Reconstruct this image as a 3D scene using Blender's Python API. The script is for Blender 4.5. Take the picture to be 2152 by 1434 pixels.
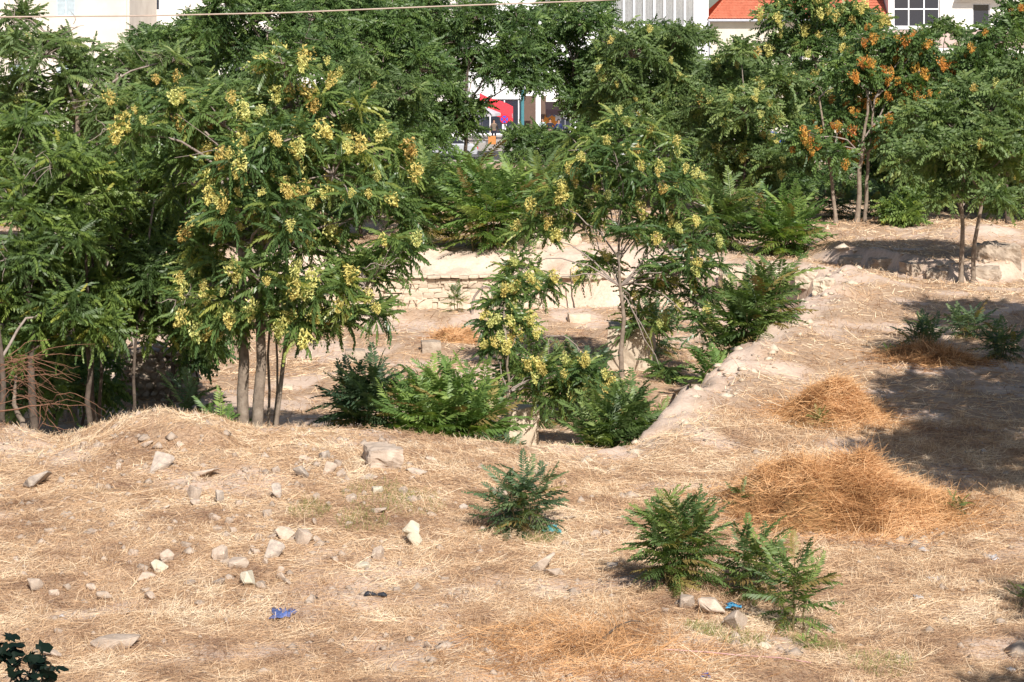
import bpy, bmesh, math, random
import numpy as np
from mathutils import Vector, Matrix

random.seed(7)
RNG = np.random.default_rng(11)
SC = bpy.context.scene
COL = SC.collection
for _o in list(bpy.data.objects):
    bpy.data.objects.remove(_o)

# ------------------------------------------------------------------ camera, sky, sun
F = 4480.0            # focal length in photo pixels (2152 wide)
HC = 9.5              # eye height above the dry field
CX, HY = 1076.0, 35.0  # principal column, horizon row in the photo
cam_d = bpy.data.cameras.new('camera')
cam = bpy.data.objects.new('camera', cam_d)
COL.objects.link(cam)
cam.location = (0, 0, HC)
cam.rotation_euler = (math.radians(90), 0, 0)
cam_d.sensor_width = 36.0
cam_d.lens = 36.0 * F / 2152.0
cam_d.shift_y = -(717.0 - HY) / 2152.0
cam_d.clip_start = 0.5
cam_d.clip_end = 3000
SC.camera = cam

SUN_AZ = math.radians(164)     # clockwise from +Y: behind the camera, to its right
SUN_EL = math.radians(40)
world = bpy.data.worlds.new('World')
SC.world = world
world.use_nodes = True
wn = world.node_tree.nodes
wl = world.node_tree.links
wn.clear()
sky = wn.new('ShaderNodeTexSky')
sky.sky_type = 'NISHITA'
sky.sun_disc = False
sky.sun_elevation = SUN_EL
sky.sun_rotation = SUN_AZ
sky.air_density = 1.0
sky.dust_density = 1.2
bg = wn.new('ShaderNodeBackground')
bg.inputs['Strength'].default_value = 0.075
out = wn.new('ShaderNodeOutputWorld')
wl.new(sky.outputs[0], bg.inputs[0])
wl.new(bg.outputs[0], out.inputs[0])

sun_d = bpy.data.lights.new('sun', 'SUN')
sun_d.energy = 5.0
sun_d.angle = math.radians(0.55)
sun_d.color = (1.0, 0.955, 0.89)
sun = bpy.data.objects.new('sun', sun_d)
COL.objects.link(sun)
to_sun = Vector((math.sin(SUN_AZ) * math.cos(SUN_EL), math.cos(SUN_AZ) * math.cos(SUN_EL), math.sin(SUN_EL)))
sun.rotation_euler = to_sun.to_track_quat('Z', 'Y').to_euler()
sun.location = (20, -20, 40)

SC.view_settings.view_transform = 'Standard'
SC.view_settings.look = 'None'
SC.view_settings.exposure = 0.38
SC.view_settings.gamma = 1.0
SC.render.engine = 'CYCLES'
SC.cycles.max_bounces = 6
SC.cycles.diffuse_bounces = 3
SC.cycles.transmission_bounces = 3
SC.cycles.transparent_max_bounces = 6

# ------------------------------------------------------------------ small helpers
def W(px, py, d):
    """world point seen at photo pixel (px, py) at depth d"""
    return Vector(((px - CX) * d / F, d, HC - (py - HY) * d / F))

def tag(o, label=None, cat=None, group=None, kind=None):
    if label: o['label'] = label
    if cat: o['category'] = cat
    if group: o['group'] = group
    if kind: o['kind'] = kind
    return o

def link(o, parent=None):
    COL.objects.link(o)
    if parent is not None:
        o.parent = parent
    return o

def empty(name, loc, rz=0.0):
    o = bpy.data.objects.new(name, None)
    o.empty_display_size = 0.2
    o.location = loc
    o.rotation_euler = (0, 0, rz)
    return link(o)

def mesh_np(name, v, q, mat=None, smooth=False, attr=None, mats=None, midx=None):
    """mesh from numpy verts (N,3), faces (M,k); attr: dict name -> (N,) floats"""
    v = np.ascontiguousarray(v, dtype=np.float32)
    q = np.ascontiguousarray(q, dtype=np.int32)
    k = q.shape[1]
    me = bpy.data.meshes.new(name)
    me.vertices.add(len(v))
    me.vertices.foreach_set('co', v.ravel())
    me.loops.add(len(q) * k)
    me.loops.foreach_set('vertex_index', q.ravel())
    me.polygons.add(len(q))
    me.polygons.foreach_set('loop_start', np.arange(0, len(q) * k, k, dtype=np.int32))
    if smooth:
        me.polygons.foreach_set('use_smooth', np.ones(len(q), dtype=bool))
    if attr:
        for n, a in attr.items():
            at_ = me.attributes.new(n, 'FLOAT', 'POINT')
            at_.data.foreach_set('value', np.ascontiguousarray(a, dtype=np.float32))
    for m in (mats or ([mat] if mat else [])):
        me.materials.append(m)
    if midx is not None:
        me.polygons.foreach_set('material_index', np.ascontiguousarray(midx, dtype=np.int32))
    me.update(calc_edges=True)
    return me

def obj(name, me, parent=None, loc=None):
    o = bpy.data.objects.new(name, me)
    if loc is not None:
        o.location = loc
    return link(o, parent)

class MB:
    """collects quads and builds one mesh object"""
    def __init__(self):
        self.v = []; self.f = []
    def box(self, x0, x1, y0, y1, z0, z1):
        b = len(self.v)
        self.v += [(x0, y0, z0), (x1, y0, z0), (x1, y1, z0), (x0, y1, z0), (x0, y0, z1), (x1, y0, z1), (x1, y1, z1), (x0, y1, z1)]
        self.f += [(b, b+3, b+2, b+1), (b+4, b+5, b+6, b+7), (b, b+1, b+5, b+4), (b+1, b+2, b+6, b+5), (b+2, b+3, b+7, b+6), (b+3, b, b+4, b+7)]
        return self
    def poly(self, pts):
        b = len(self.v); self.v += [tuple(p) for p in pts]; self.f.append(tuple(range(b, b+len(pts)))); return self
    def tube(self, pts, radii, n=8, caps=True):
        vv, ff = tube_np(pts, radii, n)
        b = len(self.v)
        self.v += [tuple(p) for p in vv]; self.f += [tuple(int(i) + b for i in q) for q in ff]
        if caps:
            self.f.append(tuple(range(b, b+n))[::-1]); e = len(self.v); self.f.append(tuple(range(e-n, e)))
        return self
    def build(self, name, mat, parent=None, loc=None, bevel=0.0, smooth=False):
        me = bpy.data.meshes.new(name)
        me.from_pydata(self.v, [], self.f)
        if bevel > 0:
            bm = bmesh.new(); bm.from_mesh(me)
            bmesh.ops.bevel(bm, geom=list(bm.edges), offset=bevel, segments=1, affect='EDGES')
            bm.to_mesh(me); bm.free()
        if smooth:
            for p in me.polygons: p.use_smooth = True
        me.materials.append(mat); me.update()
        return obj(name, me, parent, loc)

def tube_np(pts, radii, n=6):
    P = np.array([list(p) for p in pts], dtype=np.float64)
    R = np.array(radii, dtype=np.float64)
    if R.ndim == 0: R = np.full(len(P), float(R))
    T = np.gradient(P, axis=0)
    T /= np.linalg.norm(T, axis=1)[:, None] + 1e-9
    ref = np.where(np.abs(T[:, 2:3]) > 0.9, np.array([[1.0, 0, 0]]), np.array([[0, 0, 1.0]]))
    if np.abs(T[:, 2]).max() > 0.9 or np.abs(T[:, 2]).max() > 0.6:
        ref = np.tile(np.array([[0.97, 0.2, 0.05]]), (len(P), 1))
        ref = np.where(np.abs((T * ref).sum(1, keepdims=True)) > 0.95, np.array([[0.1, 0.99, 0.0]]), ref)
    A = np.cross(T, ref); A /= np.linalg.norm(A, axis=1)[:, None] + 1e-9
    B = np.cross(T, A)
    th = np.linspace(0, 2 * np.pi, n, endpoint=False)
    V = P[:, None, :] + R[:, None, None] * (np.cos(th)[None, :, None] * A[:, None, :] + np.sin(th)[None, :, None] * B[:, None, :])
    m = len(P)
    i = np.arange(m - 1)[:, None] * n; j = np.arange(n)[None, :]; j2 = (j + 1) % n
    Q = np.stack([i + j, i + j2, i + n + j2, i + n + j], axis=-1).reshape(-1, 4)
    return V.reshape(-1, 3), Q

def merge(parts):
    vs, qs, b = [], [], 0
    for v, q in parts:
        vs.append(v); qs.append(q + b); b += len(v)
    return np.concatenate(vs), np.concatenate(qs)

def bez(p0, p1, p2, n=6):
    p0, p1, p2 = (np.array(list(p)) for p in (p0, p1, p2))
    t = np.linspace(0, 1, n)[:, None]
    return (1 - t) ** 2 * p0 + 2 * t * (1 - t) * p1 + t * t * p2

def wobble(path, amp, rng=RNG):
    path = np.array(path, dtype=float)
    k = rng.normal(0, amp, path.shape); k[0] = 0; k[-1] *= 0.4
    return path + k

# value noise
_perm = np.random.default_rng(5).random((256, 256))
def vnoise(x, y):
    xi = np.floor(x).astype(int); yi = np.floor(y).astype(int)
    fx = x - xi; fy = y - yi
    fx = fx * fx * fx * (fx * (fx * 6 - 15) + 10); fy = fy * fy * fy * (fy * (fy * 6 - 15) + 10)
    a = _perm[xi & 255, yi & 255]; b = _perm[(xi + 1) & 255, yi & 255]
    c = _perm[xi & 255, (yi + 1) & 255]; d = _perm[(xi + 1) & 255, (yi + 1) & 255]
    return (a * (1 - fx) + b * fx) * (1 - fy) + (c * (1 - fx) + d * fx) * fy - 0.5
def fbm(x, y, s, o=3):
    r = 0; a = 1.0
    for k in range(o):
        r = r + a * vnoise(x / s + 17.3 * k, y / s + 9.1 * k); a *= 0.5; s *= 0.5
    return r
def sstep(a, b, x):
    t = np.clip((x - a) / (b - a), 0, 1); return t * t * (3 - 2 * t)

# ------------------------------------------------------------------ materials
MAT = {}
def nodes_of(name):
    m = bpy.data.materials.new(name); m.use_nodes = True
    nt = m.node_tree; nt.nodes.clear()
    o = nt.nodes.new('ShaderNodeOutputMaterial')
    MAT[name] = m
    return m, nt, nt.nodes, nt.links, o

def ramp(n, stops):
    r = n.new('ShaderNodeValToRGB')
    e = r.color_ramp.elements
    e[0].position, e[0].color = stops[0][0], (*stops[0][1], 1)
    e[1].position, e[1].color = stops[-1][0], (*stops[-1][1], 1)
    for p, c in stops[1:-1]:
        k = e.new(p); k.color = (*c, 1)
    return r

def noise_tex(n, l, scale, detail=4, rough=0.6, coord='Object', vec=None):
    t = n.new('ShaderNodeTexNoise')
    t.inputs['Scale'].default_value = scale; t.inputs['Detail'].default_value = detail; t.inputs['Roughness'].default_value = rough
    if vec is None:
        tc = n.new('ShaderNodeTexCoord'); vec = tc.outputs[coord]
    l.new(vec, t.inputs['Vector'])
    return t

def m_rough(name, stops, scale=3.0, rough=0.9, bump=0.3, bscale=None, detail=5, coord='Object', spec=0.2, rnd=0.0, bdist=0.03):
    """surface of mixed tones with relief; rnd: brightness change from object to object"""
    m, nt, n, l, o = nodes_of(name)
    p = n.new('ShaderNodeBsdfPrincipled')
    p.inputs['Roughness'].default_value = rough; p.inputs['Specular IOR Level'].default_value = spec
    t = noise_tex(n, l, scale, detail, 0.62, coord)
    r = ramp(n, stops); l.new(t.outputs['Fac'], r.inputs['Fac'])
    col = r.outputs['Color']
    if rnd > 0:
        oi = n.new('ShaderNodeObjectInfo'); hs = n.new('ShaderNodeHueSaturation')
        mr = n.new('ShaderNodeMapRange'); mr.inputs['To Min'].default_value = 1 - rnd; mr.inputs['To Max'].default_value = 1 + rnd * 0.6
        l.new(oi.outputs['Random'], mr.inputs['Value']); l.new(mr.outputs[0], hs.inputs['Value']); l.new(col, hs.inputs['Color']); col = hs.outputs['Color']
    l.new(col, p.inputs['Base Color'])
    if bump > 0:
        t2 = noise_tex(n, l, bscale or scale * 4, 5, 0.65, coord)
        b = n.new('ShaderNodeBump'); b.inputs['Strength'].default_value = bump; b.inputs['Distance'].default_value = bdist
        l.new(t2.outputs['Fac'], b.inputs['Height']); l.new(b.outputs[0], p.inputs['Normal'])
    l.new(p.outputs[0], o.inputs[0])
    return m

def m_plain(name, c, rough=0.6, spec=0.3, var=0.12, scale=6.0, metal=0.0):
    lo = tuple(max(0, x * (1 - var)) for x in c); hi = tuple(min(1, x * (1 + var)) for x in c)
    m = m_rough(name, [(0.3, lo), (0.7, hi)], scale, rough, 0.08, spec=spec)
    if metal:
        for nd in m.node_tree.nodes:
            if nd.type == 'BSDF_PRINCIPLED': nd.inputs['Metallic'].default_value = metal
    return m

def m_leaf(name, stops, use_attr=True, trans=0.35, rough=0.45, tcol=None, spec=0.35):
    """leaf: tint from the per-frond attribute, or from the object when fronds are objects"""
    m, nt, n, l, o = nodes_of(name)
    r = ramp(n, stops)
    if use_attr:
        a = n.new('ShaderNodeAttribute'); a.attribute_name = 'tint'; l.new(a.outputs['Fac'], r.inputs['Fac'])
    else:
        oi = n.new('ShaderNodeObjectInfo'); l.new(oi.outputs['Random'], r.inputs['Fac'])
    p = n.new('ShaderNodeBsdfPrincipled')
    p.inputs['Roughness'].default_value = rough; p.inputs['Specular IOR Level'].default_value = spec
    l.new(r.outputs[0], p.inputs['Base Color'])
    t = n.new('ShaderNodeBsdfTranslucent')
    mx = n.new('ShaderNodeMixRGB'); mx.blend_type = 'MULTIPLY'; mx.inputs['Fac'].default_value = 1.0
    mx.inputs['Color2'].default_value = (*(tcol or (1.35, 1.5, 0.6)), 1)
    l.new(r.outputs[0], mx.inputs['Color1']); l.new(mx.outputs[0], t.inputs['Color'])
    ms = n.new('ShaderNodeMixShader'); ms.inputs['Fac'].default_value = trans
    l.new(p.outputs[0], ms.inputs[1]); l.new(t.outputs[0], ms.inputs[2]); l.new(ms.outputs[0], o.inputs[0])
    return m

G1, G2, G3 = (0.087, 0.139, 0.046), (0.159, 0.248, 0.071), (0.280, 0.371, 0.113)
m_leaf('leaf_near', [(0.0, G1), (0.5, (0.147, 0.219, 0.056)), (0.92, (0.266, 0.344, 0.082)), (1.0, (0.400, 0.381, 0.082))])
m_leaf('leaf_glossy', [(0.0, (0.084, 0.144, 0.050)), (0.6, (0.166, 0.243, 0.071)), (1.0, (0.372, 0.384, 0.104))], rough=0.33, spec=0.3)
m_leaf('leaf_dark', [(0.0, (0.059, 0.107, 0.040)), (0.6, (0.125, 0.199, 0.059)), (1.0, (0.219, 0.305, 0.092))])
m_leaf('leaf_soft', [(0.0, (0.088, 0.136, 0.049)), (0.6, (0.164, 0.236, 0.080)), (1.0, (0.288, 0.340, 0.111))], rough=0.5)
m_leaf('leaf_lobed_shaded', [(0.0, (0.005, 0.013, 0.008)), (1.0, (0.010, 0.026, 0.013))], trans=0.06, rough=0.6, spec=0.12)  # shade is painted into this near-black leaf colour; nothing here shades the leaves
m_leaf('frond_bright', [(0.0, (0.092, 0.163, 0.046)), (0.6, (0.157, 0.251, 0.067)), (1.0, (0.286, 0.372, 0.097))], use_attr=False)
m_leaf('frond_mid', [(0.0, (0.081, 0.129, 0.049)), (0.6, (0.143, 0.212, 0.066)), (1.0, (0.248, 0.312, 0.090))], use_attr=False)
m_leaf('frond_dry', [(0.0, (0.22, 0.15, 0.06)), (1.0, (0.36, 0.30, 0.10))], use_attr=False)
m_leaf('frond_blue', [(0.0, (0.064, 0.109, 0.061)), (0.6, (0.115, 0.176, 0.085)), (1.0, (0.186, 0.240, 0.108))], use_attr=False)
m_leaf('seed_yellow', [(0.0, (0.60, 0.42, 0.13)), (0.2, (0.68, 0.56, 0.18)), (0.6, (0.74, 0.67, 0.22)), (1.0, (0.64, 0.66, 0.24))], use_attr=False, trans=0.25, tcol=(1.1, 1.0, 0.6))
m_leaf('seed_orange', [(0.0, (0.58, 0.22, 0.05)), (0.6, (0.66, 0.33, 0.07)), (1.0, (0.68, 0.44, 0.10))], use_attr=False, trans=0.25, tcol=(1.1, 0.9, 0.6))
m_rough('bark_pale', [(0.3, (0.16, 0.12, 0.09)), (0.55, (0.27, 0.21, 0.16)), (0.8, (0.36, 0.30, 0.24))], 6, 0.9, 0.5, 18)
m_rough('bark_dark', [(0.3, (0.06, 0.045, 0.035)), (0.7, (0.15, 0.115, 0.09))], 6, 0.9, 0.5, 18)
m_rough('twig_grey', [(0.3, (0.22, 0.17, 0.14)), (0.7, (0.36, 0.30, 0.26))], 8, 0.9, 0.2)
m_rough('twig_red', [(0.3, (0.16, 0.075, 0.045)), (0.7, (0.28, 0.15, 0.095))], 8, 0.85, 0.2)
m_rough('stem_green', [(0.3, (0.10, 0.10, 0.04)), (0.7, (0.20, 0.14, 0.07))], 8, 0.8, 0.2)
m_rough('stone', [(0.25, (0.331, 0.255, 0.198)), (0.5, (0.497, 0.391, 0.306)), (0.75, (0.607, 0.501, 0.405))], 3.5, 0.95, 0.6, 14, coord='Object', rnd=0.22)
m_rough('stone_grey', [(0.25, (0.295, 0.242, 0.210)), (0.5, (0.472, 0.396, 0.330)), (0.8, (0.661, 0.550, 0.430))], 6, 0.95, 0.7, 16, rnd=0.18)
m_rough('stone_white', [(0.25, (0.482, 0.412, 0.304)), (0.7, (0.636, 0.571, 0.448))], 4, 0.95, 0.5, 14)
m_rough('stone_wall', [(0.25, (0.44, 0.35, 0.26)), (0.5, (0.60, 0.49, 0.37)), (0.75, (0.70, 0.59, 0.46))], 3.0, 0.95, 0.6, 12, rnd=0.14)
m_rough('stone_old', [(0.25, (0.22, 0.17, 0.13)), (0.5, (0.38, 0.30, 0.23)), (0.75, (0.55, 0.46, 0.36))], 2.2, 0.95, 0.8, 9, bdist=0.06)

# ------------------------------------------------------------------ terrain
PIT = [(-60, 46.5), (-4, 46.7), (2.2, 46.3), (3.3, 48.4), (3.9, 50.6), (5.2, 54.6), (6.3, 58.3), (8.06, 64), (9.56, 68.6), (11.2, 74.6), (10.2, 78.5), (7.2, 83.3), (-4.5, 84.0), (-14, 83.6), (-60, 82)]
def pit_sd(x, y):
    """signed distance to the pit outline, negative inside"""
    x = np.asarray(x, float); y = np.asarray(y, float)
    d = np.full(x.shape, 1e9); ins = np.zeros(x.shape, bool)
    n = len(PIT)
    for i in range(n):
        ax, ay = PIT[i]; bx, by = PIT[(i + 1) % n]
        ex, ey = bx - ax, by - ay
        t = np.clip(((x - ax) * ex + (y - ay) * ey) / (ex * ex + ey * ey), 0, 1)
        d = np.minimum(d, np.hypot(x - ax - t * ex, y - ay - t * ey))
        c = ((ay > y) != (by > y)) & (x < (bx - ax) * (y - ay) / (by - ay + 1e-12) + ax)
        ins ^= c
    return np.where(ins, -d, d)

def gauss(x, y, cx, cy, sx, sy):
    return np.exp(-((x - cx) / sx) ** 2 - ((y - cy) / sy) ** 2)

def bank_line(x):
    return np.interp(x, [11.5, 13.0, 14.4, 15.8, 18.0, 21, 30, 60], [83.0, 80.0, 78.2, 76.0, 77.0, 80.5, 82, 82])

def height(x, y, fine=True):
    x = np.asarray(x, float); y = np.asarray(y, float)
    sd = pit_sd(x, y) + 0.5 * fbm(x, y, 2.2, 3) * sstep(80, 70, y) + 0.12 * fbm(x + 9, y, 0.8, 2)
    ins = -sd
    w = np.where(y > 79, 0.5, 1.3)
    left_rim = 0.34 * sstep(2.0, -3.0, x) * np.exp(-((y - 46.0) / 5.0) ** 2)
    z = left_rim
    z = z + (0.34 + 0.5 * fbm(x, y + 60, 1.3, 2)) * gauss(x, y, -7.3, 45.0, 2.9, 2.8) + 0.16 * gauss(x, y, -11.6, 45.6, 1.6, 2.5) - 0.30 * gauss(x, y, -9.75, 46.2, 0.8, 2.4) - 0.20 * gauss(x, y, -5.5, 46.4, 0.8, 2.0)
    z = z + 0.35 * gauss(x, y, -7.0, 42.0, 4.0, 4.0)
    right = sstep(1.8, 4.5, x) * sstep(86, 76, y)
    z = z + right * 0.46 * np.exp(-((sd - 0.8) / 1.3) ** 2) * (1 + 0.7 * fbm(x + 5, y + 5, 1.7, 3))
    z = z + right * 0.10 * np.exp(-((sd - 3.5) / 1.8) ** 2)
    # shallow trench where the sprouts of the foreground grow
    t = np.clip((y - 33.5) / 4.0, 0, 1)
    tx = 5.0 + (2.6 - 5.0) * t
    z = z - 0.22 * np.exp(-((x - tx) / 0.7) ** 2) * sstep(31.5, 33.5, y) * sstep(40, 37, y)
    z = z + 0.16 * gauss(x, y, 1.4, 32.0, 1.6, 1.6)
    # bank on the far right
    bl = bank_line(x) + 0.5 * fbm(x, y, 1.5, 3)
    z = z + sstep(11.0, 13.0, x) * 0.62 * sstep(-0.2, 0.75, y - bl) * sstep(100, 90, y)
    z = z - sstep(17.5, 20, x) * 0.5 * gauss(x, y, 20.5, 79.5, 3.2, 1.6)
    z = z + 0.45 * gauss(x, y, 19.0, 86.5, 1.6, 1.4) + 0.3 * gauss(x, y, 2.2, 86.5, 2.6, 1.3)
    rough = sstep(118, 100, y)
    z = z + rough * (0.20 * fbm(x, y, 3.2, 3) + 0.05 * fbm(x + 3, y + 7, 0.7, 2))
    floor_var = 0.35 * fbm(x + 40, y, 4.0, 2)
    drop = np.where(y > 79, 0.32 * sstep(-1.3, 0.15, ins) + 0.68 * sstep(0.2, 0.5, ins), sstep(0, 1, ins / w))
    z = z - drop * (2.0 - floor_var * sstep(0.5, 4, ins))
    # fallen earth along the foot of the far wall
    z = z + 0.35 * np.exp(-((y - 81.2) / 1.3) ** 2) * (ins > 0.2) * sstep(-16, -4, x) * sstep(9, 6, x)
    if fine:
        z = z + rough * 0.018 * fbm(x, y + 3, 0.22, 2)
        cut = np.exp(-((sd - 0.1) / 0.7) ** 2) * sstep(0.5, 3, x) + sstep(11, 12.5, x) * np.exp(-((y - bl - 0.3) / 0.6) ** 2) + sstep(82.5, 83.6, y) * sstep(88, 86, y) * sstep(10, 8, x)
        z = z + np.clip(cut, 0, 1) * (0.24 * fbm(x + 11, y, 0.6, 3) + 0.10 * np.abs(fbm(x, y + 31, 0.30, 2)))
    return z

def hz(x, y):
    return float(height(np.array([x]), np.array([y]))[0])

_ds = np.concatenate([np.arange(24, 100, 0.12), np.arange(100, 170, 0.5)])
def G(px, py, inside=False):
    """ground point seen at a photo pixel (first hit of the ray on the terrain)"""
    x = (px - CX) * _ds / F; z = HC - (py - HY) * _ds / F
    h = height(x, _ds, False)
    k = np.nonzero(h >= z)[0]
    i = int(k[0]) if len(k) else len(_ds) - 1
    d = float(_ds[i])
    return Vector(((px - CX) * d / F, d, hz((px - CX) * d / F, d)))

def GD(px, d):
    """ground point in photo column px at depth d"""
    x = (px - CX) * d / F
    return Vector((x, d, hz(x, d)))

def nonuni(segs):
    out_ = []
    for a, b, s in segs:
        out_.append(np.arange(a, b, s))
    return np.unique(np.concatenate(out_ + [[segs[-1][1]]]))
ys = nonuni([(-400, -20, 60), (-20, 24, 4), (24, 28, 0.5), (28, 58, 0.16), (58, 78, 0.25), (78, 88, 0.13), (88, 108, 0.4), (108, 126, 1.0), (126, 170, 4), (170, 1500, 130)])
xs = nonuni([(-1500, -60, 144), (-60, -22, 2.5), (-22, -14, 0.5), (-14, 14, 0.16), (14, 23, 0.25), (23, 60, 2.5), (60, 1500, 144)])
X, Y = np.meshgrid(xs, ys)
Z = height(X, Y)
V = np.stack([X, Y, Z], -1).reshape(-1, 3)
nx, ny = len(xs), len(ys)
I = (np.arange(ny - 1)[:, None] * nx + np.arange(nx - 1)[None, :]).reshape(-1)
Q = np.stack([I, I + 1, I + nx + 1, I + nx], -1)

def bare_at(x, y):
    """bare pale earth: the trodden rim of the pit, the cut banks, worn patches (0..1)"""
    sd = pit_sd(x, y)
    right = sstep(0.6, 3.0, x)
    near = 1 - sstep(0.3, 1.0, np.abs(y - 47) / 6)
    b = np.exp(-((sd - 0.15) / 0.75) ** 2) * np.maximum(right, 0.35 * sstep(-4, 2, x))
    b = np.maximum(b, 0.8 * sstep(-0.1, -0.6, sd) * sstep(-3.2, -1.5, sd) * sstep(40, 50, y))
    b = np.maximum(b, sstep(82.0, 83.0, y) * sstep(90.5, 86.5, y) * sstep(-13, -9, x) * sstep(9.5, 7.0, x) * 0.9)
    bl = bank_line(x)
    b = np.maximum(b, sstep(11, 12.5, x) * np.exp(-((y - bl - 0.2) / 0.7) ** 2))
    b = np.maximum(b, gauss(x, y, 19.2, 85.6, 1.8, 1.1))
    b = b * (0.55 + 0.9 * (fbm(x, y, 0.9, 3) + 0.5))
    b = np.maximum(b, 0.8 * sstep(0.08, 0.42, fbm(x + 50, y + 20, 1.8, 3)))
    return np.clip(b, 0, 1)
bare = bare_at(X, Y).reshape(-1)

def mat_ground():
    m, nt, n, l, o = nodes_of('dry_ground')
    tc = n.new('ShaderNodeTexCoord')
    p = n.new('ShaderNodeBsdfPrincipled'); p.inputs['Roughness'].default_value = 0.95; p.inputs['Specular IOR Level'].default_value = 0.1
    big = noise_tex(n, l, 0.55, 5, 0.6, vec=tc.outputs['Object'])
    fine = noise_tex(n, l, 9.0, 6, 0.7, vec=tc.outputs['Object'])
    mp = n.new('ShaderNodeMapping'); mp.inputs['Scale'].default_value = (9, 40, 9); mp.inputs['Rotation'].default_value = (0, 0, 0.25)
    l.new(tc.outputs['Object'], mp.inputs['Vector'])
    fib = noise_tex(n, l, 1.0, 5, 0.7, vec=mp.outputs[0])
    r1 = ramp(n, [(0.30, (0.226, 0.142, 0.092)), (0.45, (0.379, 0.253, 0.167)), (0.6, (0.504, 0.354, 0.238)), (0.75, (0.578, 0.427, 0.301))])
    mixf = n.new('ShaderNodeMath'); mixf.operation = 'ADD'
    s1 = n.new('ShaderNodeMath'); s1.operation = 'MULTIPLY'; s1.inputs[1].default_value = 0.55; l.new(fib.outputs['Fac'], s1.inputs[0])
    s2 = n.new('ShaderNodeMath'); s2.operation = 'MULTIPLY'; s2.inputs[1].default_value = 0.48; l.new(fine.outputs['Fac'], s2.inputs[0])
    l.new(s1.outputs[0], mixf.inputs[0]); l.new(s2.outputs[0], mixf.inputs[1]); l.new(mixf.outputs[0], r1.inputs['Fac'])
    r2 = ramp(n, [(0.3, (0.457, 0.326, 0.252)), (0.5, (0.640, 0.489, 0.386)), (0.72, (0.777, 0.620, 0.503))])
    l.new(mixf.outputs[0], r2.inputs['Fac'])
    at_ = n.new('ShaderNodeAttribute'); at_.attribute_name = 'bare'
    mx = n.new('ShaderNodeMixRGB'); l.new(at_.outputs['Fac'], mx.inputs['Fac']); l.new(r1.outputs[0], mx.inputs['Color1']); l.new(r2.outputs[0], mx.inputs['Color2'])
    hv = n.new('ShaderNodeHueSaturation'); mr = n.new('ShaderNodeMapRange')
    mr.inputs['From Min'].default_value = 0.3; mr.inputs['From Max'].default_value = 0.7; mr.inputs['To Min'].default_value = 0.88; mr.inputs['To Max'].default_value = 1.08
    l.new(big.outputs['Fac'], mr.inputs['Value']); l.new(mr.outputs[0], hv.inputs['Value']); l.new(mx.outputs[0], hv.inputs['Color'])
    l.new(hv.outputs[0], p.inputs['Base Color'])
    b = n.new('ShaderNodeBump'); b.inputs['Strength'].default_value = 0.7; b.inputs['Distance'].default_value = 0.05
    l.new(mixf.outputs[0], b.inputs['Height']); l.new(b.outputs[0], p.inputs['Normal'])
    l.new(p.outputs[0], o.inputs[0])
    return m
mat_ground()
ground = obj('ground', mesh_np('ground', V, Q, MAT['dry_ground'], True, {'bare': bare}))
tag(ground, kind='structure')

# ------------------------------------------------------------------ straw: lying stalks and short tufts all over the field
m_leaf('straw', [(0.0, (0.259, 0.153, 0.098)), (0.22, (0.432, 0.271, 0.162)), (0.55, (0.627, 0.428, 0.260)), (0.8, (0.735, 0.541, 0.351)), (1.0, (0.842, 0.684, 0.489))], trans=0.12, rough=0.7, tcol=(1, 0.9, 0.7), spec=0.15)
m_leaf('hay', [(0.0, (0.289, 0.139, 0.059)), (0.3, (0.511, 0.272, 0.118)), (0.65, (0.711, 0.413, 0.196)), (1.0, (0.845, 0.552, 0.305))], trans=0.15, rough=0.7, tcol=(1, 0.9, 0.7), spec=0.15)
m_leaf('green_grass', [(0.0, (0.16, 0.18, 0.05)), (1.0, (0.36, 0.36, 0.13))], trans=0.25, rough=0.6)

def straws(P, az, el, L, wid, tint, rng=RNG, bend=0.12, follow=True, single=False):
    """bent strips, two quads each, starting at P"""
    n = len(P)
    dirv = np.stack([np.cos(az) * np.cos(el), np.sin(az) * np.cos(el), np.sin(el)], -1)
    roll = rng.uniform(0, 2 * np.pi, n)
    side = np.stack([-np.sin(az), np.cos(az), np.zeros(n)], -1)
    up = np.cross(dirv, side)
    wv = side * np.cos(roll)[:, None] + up * np.sin(roll)[:, None]
    bv = np.cross(dirv, wv)
    p0 = P; p1 = P + dirv * (L * 0.5)[:, None]; p2 = P + dirv * L[:, None] + bv * (L * rng.normal(0, bend, n))[:, None]
    if follow:
        for q in (p1, p2):
            rise = q[:, 2] - P[:, 2]
            q[:, 2] = height(q[:, 0], q[:, 1], False) + np.maximum(rise, 0.0) + 0.012
    h = wv * (wid * 0.5)[:, None]
    if single:
        Vv = np.stack([p0 - h, p0 + h, p2 + h * 0.5, p2 - h * 0.5], 1).reshape(-1, 3)
        return Vv, np.arange(n)[:, None] * 4 + np.array([[0, 1, 2, 3]]), np.repeat(tint, 4)
    Vv = np.stack([p0 - h, p0 + h, p1 - h, p1 + h, p2 - h * 0.4, p2 + h * 0.4], 1).reshape(-1, 3)
    b = np.arange(n)[:, None] * 6
    Qq = np.concatenate([b + np.array([[0, 1, 3, 2]]), b + np.array([[2, 3, 5, 4]])], 0)
    return Vv, Qq, np.repeat(tint, 6)

def field_points(n, d0, d1, margin=1.12, pw=2.0):
    u = RNG.random(n)
    d = d0 * (d1 / d0) ** (u ** 0.85)
    x = RNG.uniform(-1, 1, n) * (CX / F) * d * margin
    return x, d

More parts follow.
